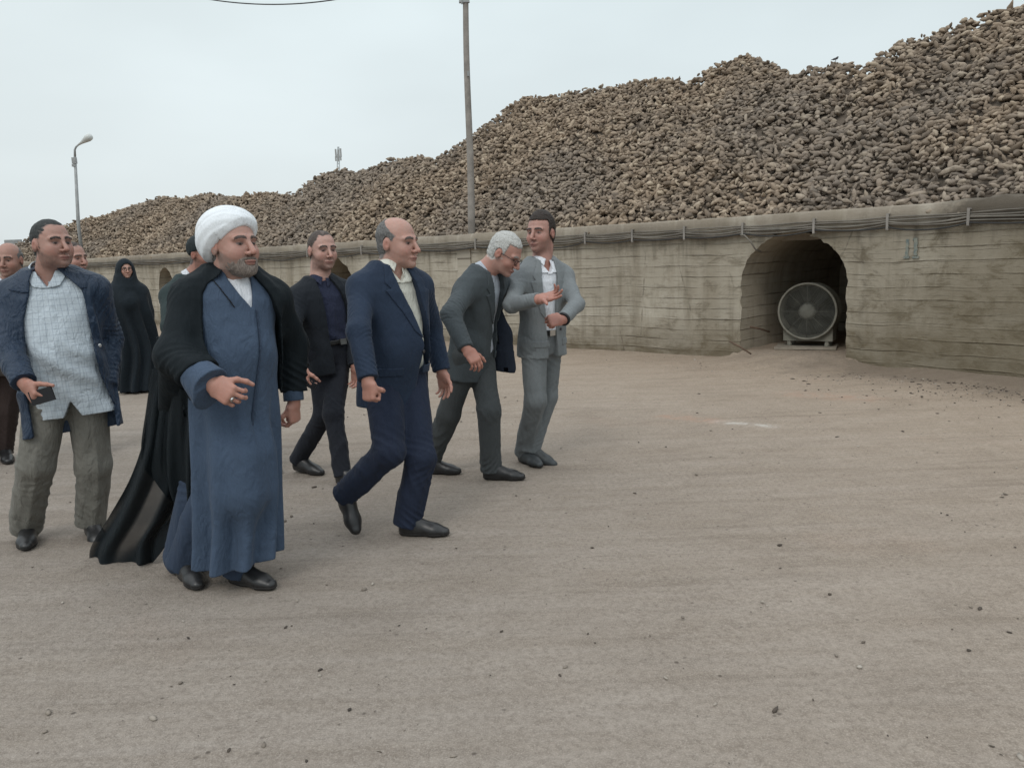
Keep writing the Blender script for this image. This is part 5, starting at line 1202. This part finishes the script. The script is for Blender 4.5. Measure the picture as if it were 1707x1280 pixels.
jacket(S, J, R, .009, F_GREENG, OP, hem=-.34, dr=.012, pockets=False); trousers(S, J, R, .009, fabric('dark_grey_cloth', (.03, .034, .036)), (.09, .07, .062)); shoes(S, J, R, .007)

# --- 9: woman in a black chador
TABW = {'h': [-1.9, -1.5, -1.0, -.5, 0, .3, .6, .8, .95, 1.05, 1.15, 1.25], 'a': [.235, .235, .245, .255, .270, .275, .255, .225, .175, .125, .108, .10], 'f': [.20, .20, .19, .18, .18, .19, .18, .16, .13, .10, .09, .08], 'b': [.22, .22, .20, .18, .17, .17, .17, .16, .14, .12, .11, .11]}
S = dict(n='woman', D=9.9, head=(209, 449, .0, 52, 2, 0, .92), sh=(210, 480, .0), hip=(218, 540, .02), psi_s=60, psi_h=60, hw=.15, seed=41, k=.9, tab=TABW,
         armR=dict(el=(206, 505, -1), wr=(212, 525, 1), hd=(214, 530, .03), n=fwd(130), hand=False, L1=.22, L2=.2), armL=dict(el=(232, 505, 1), wr=(226, 525, -1), hd=(224, 530, 0), n=fwd(-60), hand=False, L1=.22, L2=.2),
         legR=dict(foot=(203, 652, None, 218, 657, None), L=.25), legL=dict(foot=(228, 650, None, 246, 656, None), L=.25), face=dict(brow=(.05, .04, .035)), skin=(.46, .28, .22))
J, R = start(S, 'woman in a long black chador and glasses standing farther back by the wall')
body(S, J, R, .006); T = J['T']; H = J['H']; F = Field()
F.add(T.prim(0, h0=-1.72, h1=1.2, n=2.0, disp=lambda P, a, b, h: (.004+.020*np.clip(.9-h, 0, 1.5))*np.sin(np.arctan2(a, b)*9+2*np.sin(h*2.5))+.006*wob(P, 9, 3)), .05)
F.add(H.E((-.012, 0, .035), (.118, .098, .110)), .05); F.add(rc(H.p(-.02, 0, -.05), T.pt(0, 0, .95), .115, .15), .06); F.add(rc(J['shR'], J['elR']+V3(.03, .05, 0), .09, .10), .08); F.add(rc(J['shL'], J['elL'], .09, .11), .08)
F.sub(H.E((.10, 0, -.022), (.085, .074, .098)), .008); part('chador', F, .009, F_CHADOR, R)
mb = MB()
for g in (-1, 1): c = H.p(.112, g*.033, .000); mb.tube([c+(H.X[1]*math.cos(t)*.024+H.X[2]*math.sin(t)*.019) for t in np.linspace(0, 6.283, 17)[:-1]], .0028, 5, True)
mb.build('glasses', MPHONE, R, True); shoes(S, J, R, .008, m_simple('beige_shoe', (.16, .14, .12), .6, .2, 20, 0))

# --- 10: cleric in white turban, slate robe and sheer black cloak
TABR = {'h': [-2.1, -1.85, -1.6, -1.2, -.8, -.4, -.1, .1, .35, .6, .8, .92, 1.0, 1.06, 1.12, 1.2], 'a': [.178, .180, .184, .188, .194, .198, .20, .192, .19, .195, .20, .185, .150, .105, .078, .066],
        'f': [.16, .165, .165, .16, .155, .15, .145, .14, .135, .135, .130, .112, .092, .080, .070, .062], 'b': [.16, .165, .165, .16, .15, .14, .135, .12, .11, .115, .118, .105, .09, .08, .072, .064]}
S = dict(n='cleric', D=3.72, head=(388, 410, -.02, 34, -2, 0, 1.16), sh=(388, 478, .02), hip=(391, 628, .0), psi_s=58, psi_h=55, hw=.185, seed=43, belly=.055, wide=.98, fat=.008, k=1.02, tab=TABR,
         armR=dict(el=(290, 592, -1), wr=(352, 640, -1), hd=(400, 668, -.05), n=fwd(140)+V3(0, 0, .55), curl=(.78, .72, .85, .9), thumb=.6, hs=1.12),
         armL=dict(el=(482, 575, 1), wr=(490, 668, -1), hd=(491, 712, -.0), n=fwd(20), curl=(.8, .9, 1.0, 1.0), thumb=.8, hs=1.05),
         legR=dict(kn=(355, 800, .0), foot=(303, 955, .10, 335, 987, None), L=.29), legL=dict(kn=(410, 800, -.12), foot=(384, 968, None, 460, 984, None), L=.29),
         face=dict(beard=(.20, .16, .14), beard_amt=.8, brow=(.06, .045, .04)), skin=(.395, .238, .195))
J, R = start(S, 'bearded cleric in white turban, slate blue robe and sheer black cloak, walking at the front')
body(S, J, R, .0036); T, H = J['T'], J['H']
hair(S, J, R, .004, R_SHORT, .004, HG)
# beard: a short shell over jaw and chin
F = Field(); F.add(H.E((.030, 0, -.038), (.070, .068, .082)), .02); F.add(H.E((.050, 0, -.080), (.052, .055, .046)), .03); F.add(H.E((.082, 0, -.100), (.027, .032, .026)), .03); F.add(H.R((.102, -.022, -.056), (.102, .022, -.056), .007, .007), .006)
def bc(P, d):
    q = H.loc(P); f_, l, u = q.T; line = -.052+np.where(f_ < .075, (.075-f_)*.62, 0); must = (np.abs(u+.0555) < .006) & (np.abs(l) < .026) & (f_ > .07)
    r = np.minimum(np.minimum(line-u, u+.165), f_+.018); r = np.minimum(r, np.maximum(np.abs(l)-.024, np.maximum(-.082-u, u+.062))*1.0+.0*f_ if False else r)
    mouth = np.sqrt((l/.026)**2+((u+.0695)/.0125)**2)-1; r = np.minimum(r, np.where(f_ > .06, mouth*.012, 1)); r = np.where(must, .01, r); return np.maximum(d+.0028*wob(P, 190, 6)+.0035, -r*H.sc).astype(f32)
F.cut(bc); part('beard', F, .0036, m_hair('grizzled_beard', (.10, .082, .072), (.25, .21, .185)), R)
# turban: wound layers
F = Field(); tv = lambda P: H.loc(P)
F.add(H.E((-.024, 0, .055), (.128, .106, .102)), .01); F.add(H.E((-.050, 0, .008), (.100, .100, .092)), .04); F.add(H.E((-.004, .006, .075), (.108, .097, .074)), .012)
def tc_(P, d):
    q = H.loc(P); f_, l, u = q.T; up = u-(.86*f_+.002-.10*np.abs(l)*(f_ > .03)); t = u*.75-f_*.55+l*.35+.006*np.sin(l*30)
    d = d-.0034*np.abs(np.sin(t*55+.6*wob(P, 18, 3)))+.0006*np.sin(t*240+l*60)+.55*np.clip(.026-up, 0, .03)+.010*np.clip((f_-.03)/.06, 0, 1); return np.maximum(d, -up*H.sc).astype(f32)
F.cut(tc_); part('turban', F, .004, F_TURBAN, R)
shirt(S, J, R, .006, F_WHITE, h0=.5, dr=-.012, h1=1.10); collar(S, J, R, .004, F_WHITE, gap=.004, hgt=.045, tip=.0, rr=.008)
# robe with overlapping front
OPR = ([-2, .68, .72, .85, 1.0, 1.12], [.05, .05, .05, .03, .01, .0], [-.1, -.02, .004, .030, .052, .055])
def rdisp(P, a, b, h):
    th = np.arctan2(a, b); low = np.clip(.3-h, 0, 2.2); fr = np.exp(-((a-.05-.02*np.sin(h*3))/.008)**2)*(b > 0)
    step = .007*(a > .055+.02*np.sin(h*3))*(b > 0)*np.clip((.75-h)*4, 0, 1)
    return .003+step+.007*fr*np.clip((.7-h)*4, 0, 1)+(.004+.012*low)*np.sin(th*9.0+1.4*np.sin(h*1.7)+.8*wob(P, 4, 9))*np.clip(low*1.2, 0, 1)-.012*ridge_(P*np.array([1, 1, .22], f32), 11, 77, 2.0)*np.clip(low*1.5, .15, 1)+.006*wob(P*np.array([1, 1, .5], f32), 12, 7)+.006*np.sin(10*h+14*a)*np.exp(-((h-.2)/.4)**2)
F = Field(); pr = T.prim(.012, h0=lambda a, b: -1.93+.05*np.sin(a*9), h1=1.10, open_=OPR, disp=rdisp, n=2.15); pr = (pr[0], pr[1]-V3(0, 0, .5), pr[2]); F.add(pr, .02)
F.add(rc(J['knL']+V3(0, -.0, .1), J['knL']+V3(.0, -.02, -.05), .10, .10), .12)
for s_, g in (('R', -1), ('L', 1)):
    F.add(rc(T.pt(g*.08, -.012, 1.03), J['sh'+s_], .045, .07), .045); e_, w_ = J['el'+s_], J['wr'+s_]; dn = nrm(w_-e_)
    F.add(rc(J['sh'+s_], e_, .058, .055), .04)
    F.add(capped(rc(e_, w_+dn*.03, .052, .082 if g < 0 else .050, folds=[(.005, .09, .05, .1, 3)]), w_-dn*.0, dn+V3(0, 0, -.25 if g < 0 else 0)), .03)
    if g < 0: F.add(capped(rc(e_*.35+w_*.65+V3(0, 0, -.05), w_+V3(-.02, 0, -.07), .05, .058), w_, dn), .05)
part('robe', F, .006, F_ROBE, R)
# piping line on the chest and front closure
F = Field(); F.add(T.prim(.020, h0=.62, h1=1.06, disp=rdisp, n=2.15, shell=.008, region=lambda a, b, h: np.maximum(np.maximum(np.abs(a-np.interp(h, [.6, 1.06], [.005, -.125]))-.0035, .03-b), (.72-h)*.5)), .01); part('piping', F, .0045, F_BLACK, R)
trousers(S, J, R, .007, F_ROBEIN, (.075, .072, .080), .008); shoes(S, J, R, .005)
F = Field()   # dark inner gown showing behind the parted robe
F.add(capped(rc(at(345, 760, 3.85), at(312, 925, 3.86), .10, .115, folds=[(.01, .09, .3, .3, 3)]), at(310, 948, 3.84), DN), .05); part('inner_gown', F, .007, F_ROBEIN, R)
F = Field(); F.add(T.prim(.0215, h0=-1.2, h1=.70, disp=rdisp, n=2.15, shell=.010, region=lambda a, b, h: np.maximum(np.abs(a-.052-.02*np.sin(h*3))-.0035-.004*np.exp(-((h+.55)/.25)**2), .03-b)), .01); part('front_seam', F, .0045, F_ROBEIN, R)
# upper cloak over shoulders and arms
MCLOAK, t_, b_ = newmat('sheer_black_cloth'); g_ = NG(t_); P_ = g_.n('ShaderNodeTexCoord').outputs['Object']; nn = g_.noise(g_.mapping(P_, (9, 9, 3)), 1.5, 3, .6); ff = g_.noise(P_, 260, 2, .7)
t_.links.new(g_.mix(ff, C4((.004, .007, .009)), C4((.009, .014, .018))), b_.inputs['Base Color']); b_.inputs['Roughness'].default_value = .8; b_.inputs['Sheen Weight'].default_value = .0; b_.inputs['Specular IOR Level'].default_value = .2
t_.links.new(g_.bump(nn, .5, .03), b_.inputs['Normal']); lw = g_.n('ShaderNodeAttribute', attribute_name='sheer').outputs['Fac']
t_.links.new(g_.math('SUBTRACT', 1.0, lw), b_.inputs['Alpha'])
F = Field(); OPC = ([-.6, .2, .6, .85, .95, 1.02, 1.08], [.01, .01, .01, -.01, -.01, .0, .0], [.186, .186, .182, .155, .12, .085, .062]); sc_ = np.array([1, 1, .4], f32)
pr = T.prim(.026, h0=lambda a, b: np.where((b > -.05) & (a < .05), .10, -.40)+.25*(a > .05), h1=1.09, open_=OPC, disp=lambda P, a, b, h: .010*wob(P*sc_, 11, 5)+.008*np.sin(np.arctan2(a, b)*11+wob(P, 5, 2)*2), n=2.15); pr = (pr[0], pr[1]-V3(0, 0, .3), pr[2]); F.add(pr, .02)
for s_, g in (('R', -1), ('L', 1)):
    e_, w_ = J['el'+s_], J['wr'+s_]; F.add(rc(T.pt(g*.09, -.012, 1.04), J['sh'+s_]+V3(0, 0, -.0), .05, .078), .06)
    F.add(rc(J['sh'+s_]+V3(0, .01, 0), e_+V3(0, .02, 0), .080, .082, folds=[(.010, .10, .15, .3, 5)]), .05)
    q_ = .62 if g < 0 else .84; F.add(capped(rc(e_+V3(0, .015, 0), e_*(1-q_)+w_*q_+V3(0, .015, 0), .080, .088 if g < 0 else .070, folds=[(.012, .09, .1, .2, 6)]), e_*(1-q_)+w_*q_, nrm(w_-e_)+(V3(-.1, 0, -.5) if g < 0 else 0)), .04)
F.add(rc(J['elR']+V3(.01, .05, -.02), at(284, 690, 3.86), .065, .04, left_of(80), 1.5), .06)
part('cloak', F, .006, MCLOAK, R)
def loft(rows, nu=70, nv=90, amp=(.0, .03), nf=9, seed=1, thick=.0):
    G = np.array([[at(x, y, 3.72+d) for x, y, d in r] for r in rows]); nr, nc = G.shape[:2]
    def cr(A, n):      # Catmull-Rom along axis 0
        m = len(A); A = np.concatenate([A[:1]*2-A[1:2], A, A[-1:]*2-A[-2:-1]]); t = np.linspace(0, m-1-1e-6, n); i = t.astype(int); f = (t-i).reshape(-1, *([1]*(A.ndim-1)))
        p0, p1, p2, p3 = A[i], A[i+1], A[i+2], A[i+3]; return .5*(2*p1+(p2-p0)*f+(2*p0-5*p1+4*p2-p3)*f*f+(3*p1-p0-3*p2+p3)*f**3)
    G = cr(G, nv); G = cr(G.transpose(1, 0, 2), nu).transpose(1, 0, 2)
    u = np.linspace(0, 1, nu)[None, :]; v = np.linspace(0, 1, nv)[:, None]; r = np.random.default_rng(seed)
    w_ = np.sin(u*nf*6.28/2+1.2*np.sin(v*3+seed)+seed)+.5*np.sin(u*nf*1.7*6.28/2+2*v+seed*2)
    G[..., 1] += (amp[0]+(amp[1]-amp[0])*v)*w_; G[..., 0] += .25*(amp[0]+(amp[1]-amp[0])*v)*np.cos(u*nf*3.1+seed)
    return G, u+0*v, v+0*u
def cloth(name, G, mat, parent, sheer):
    nv, nu = G.shape[:2]; idx = np.arange(nu*nv).reshape(nv, nu); F = np.stack([idx[:-1, :-1], idx[:-1, 1:], idx[1:, 1:], idx[1:, :-1]], -1).reshape(-1, 4)
    o = mesh(name, G.reshape(-1, 3), F, mat, parent, True, attrs={'sheer': ('FLOAT', np.broadcast_to(sheer, (nv, nu)).ravel())})
    md = o.modifiers.new('thickness', 'SOLIDIFY'); md.thickness = .0015; md.offset = 0; return o
G1, u, v = loft([[(263, 560, .10), (276, 560, .0), (292, 562, .02), (312, 562, .10), (335, 560, .20)], [(258, 610, .12), (272, 612, .04), (288, 614, .04), (310, 616, .12), (338, 616, .2)],
                 [(247, 665, .14), (267, 668, .06), (288, 670, .06), (312, 672, .12), (342, 672, .2)], [(238, 735, .18), (260, 738, .12), (285, 738, .10), (314, 738, .14), (345, 738, .2)],
                 [(215, 800, .24), (243, 803, .18), (276, 803, .15), (310, 802, .17), (345, 795, .2)], [(182, 860, .30), (218, 864, .24), (256, 862, .2), (292, 850, .2), (335, 828, .22)],
                 [(151, 912, .34), (190, 918, .28), (234, 905, .24), (264, 890, .22), (312, 840, .24)], [(147, 941, .34), (188, 951, .28), (231, 937, .24), (258, 936, .22), (304, 858, .24)]], amp=(.012, .032), nf=6, seed=2)
cloth('cloak_tail', G1, MCLOAK, R, .10+.36*np.clip(.4+1.2*np.sin(u*14+v*3), 0, 1)*np.clip(np.sin(v*8+u*4+.5)+.5, 0, 1))
G2, u, v = loft([[(254, 615, .14), (272, 625, .02), (292, 640, -.10), (318, 655, -.14), (347, 650, -.12)], [(246, 680, .17), (266, 685, .08), (292, 690, -.04), (320, 692, -.10), (348, 690, -.10)],
                 [(238, 745, .20), (262, 752, .12), (290, 758, .03), (320, 760, -.04), (346, 755, -.06)], [(244, 782, .22), (268, 800, .16), (296, 818, .08), (322, 822, .02), (343, 815, .0)], [(270, 812, .24), (288, 834, .2), (306, 848, .12), (322, 846, .06), (340, 838, .04)]], 70, 60, amp=(.008, .022), nf=8, seed=5)
cloth('cloak_fold', G2, MCLOAK, R, .10+.25*np.clip(1-u*2.2, 0, 1)*np.clip(1-v*1.4, 0, 1)*np.clip(.6+np.sin(u*40), 0, 1))
mb = MB(); q = J['wrR']+J['hdR']*.10
HD = (J['wrR'], J['hdR'])
run_tasks()
# ring on the cleric's right hand
d_ = HD[1]; n_ = nrm(fwd(150)+V3(0, 0, .75)); n_ = nrm(n_-d_*np.dot(n_, d_)); s_ = np.cross(n_, d_); c = HD[0]+(d_*(.015+.108)+s_*-.0115-n_*.006)*1.0
mb = MB(); mb.tube([c+(s_*math.cos(t)+n_*math.sin(t))*.0115 for t in np.linspace(0, 6.283, 17)[:-1]], .002, 5, True); mb.box(c+n_*.012, (.006, .007, .003), [d_, s_, n_]); tag(mb.build('ring', MBUCK, None, True), 'silver ring with a stone on the cleric\'s raised right hand', 'ring')
# small bird standing on the crest
def bird(p, s=1.0):
    F = Field(); p = np.asarray(p, float); X = np.array([V3(1, 0, 0), V3(0, 1, 0), V3(0, 0, 1)])
    F.add(rc(p+V3(-.05, 0, .07)*s, p+V3(.03, 0, .09)*s, .028*s, .035*s), .01); F.add(rc(p+V3(.04, 0, .105)*s, p+V3(.065, 0, .13)*s, .022*s, .022*s), .02); F.add(rc(p+V3(.08, 0, .13)*s, p+V3(.105, 0, .125)*s, .008*s, .003*s), .01)
    F.add(rc(p+V3(-.06, 0, .065)*s, p+V3(-.15, 0, .05)*s, .02*s, .008*s, V3(0, 1, 0), 1.8), .02)
    for g in (-1, 1): F.add(rc(p+V3(0, g*.012, .06)*s, p+V3(0, g*.014, -.02)*s, .006*s, .005*s), .004)
    V, Q = polygonize(F, .006*s); o = mesh('bird', V, Q, m_simple('grey_feathers', (.06, .06, .065), .8, .3, 30, 0), None, True); return o
def crest(px):
    for py in np.arange(60, 140, 1.0):
        d = ray(px, py); ts = np.linspace(8, 40, 600); Q = CAMP+ts[:, None]*d; D_, S_ = wall_sd(Q[:, 0], Q[:, 1]); z, dr = heap_z(S_, D_); k = np.where((Q[:, 2] < z) & (D_ > .2))[0]
        if len(k): return Q[k[0]]
P = crest(1393); tag(bird(P+V3(0, 0, .05), .5), 'small dark bird perched on the crest of the beet heap', 'bird')
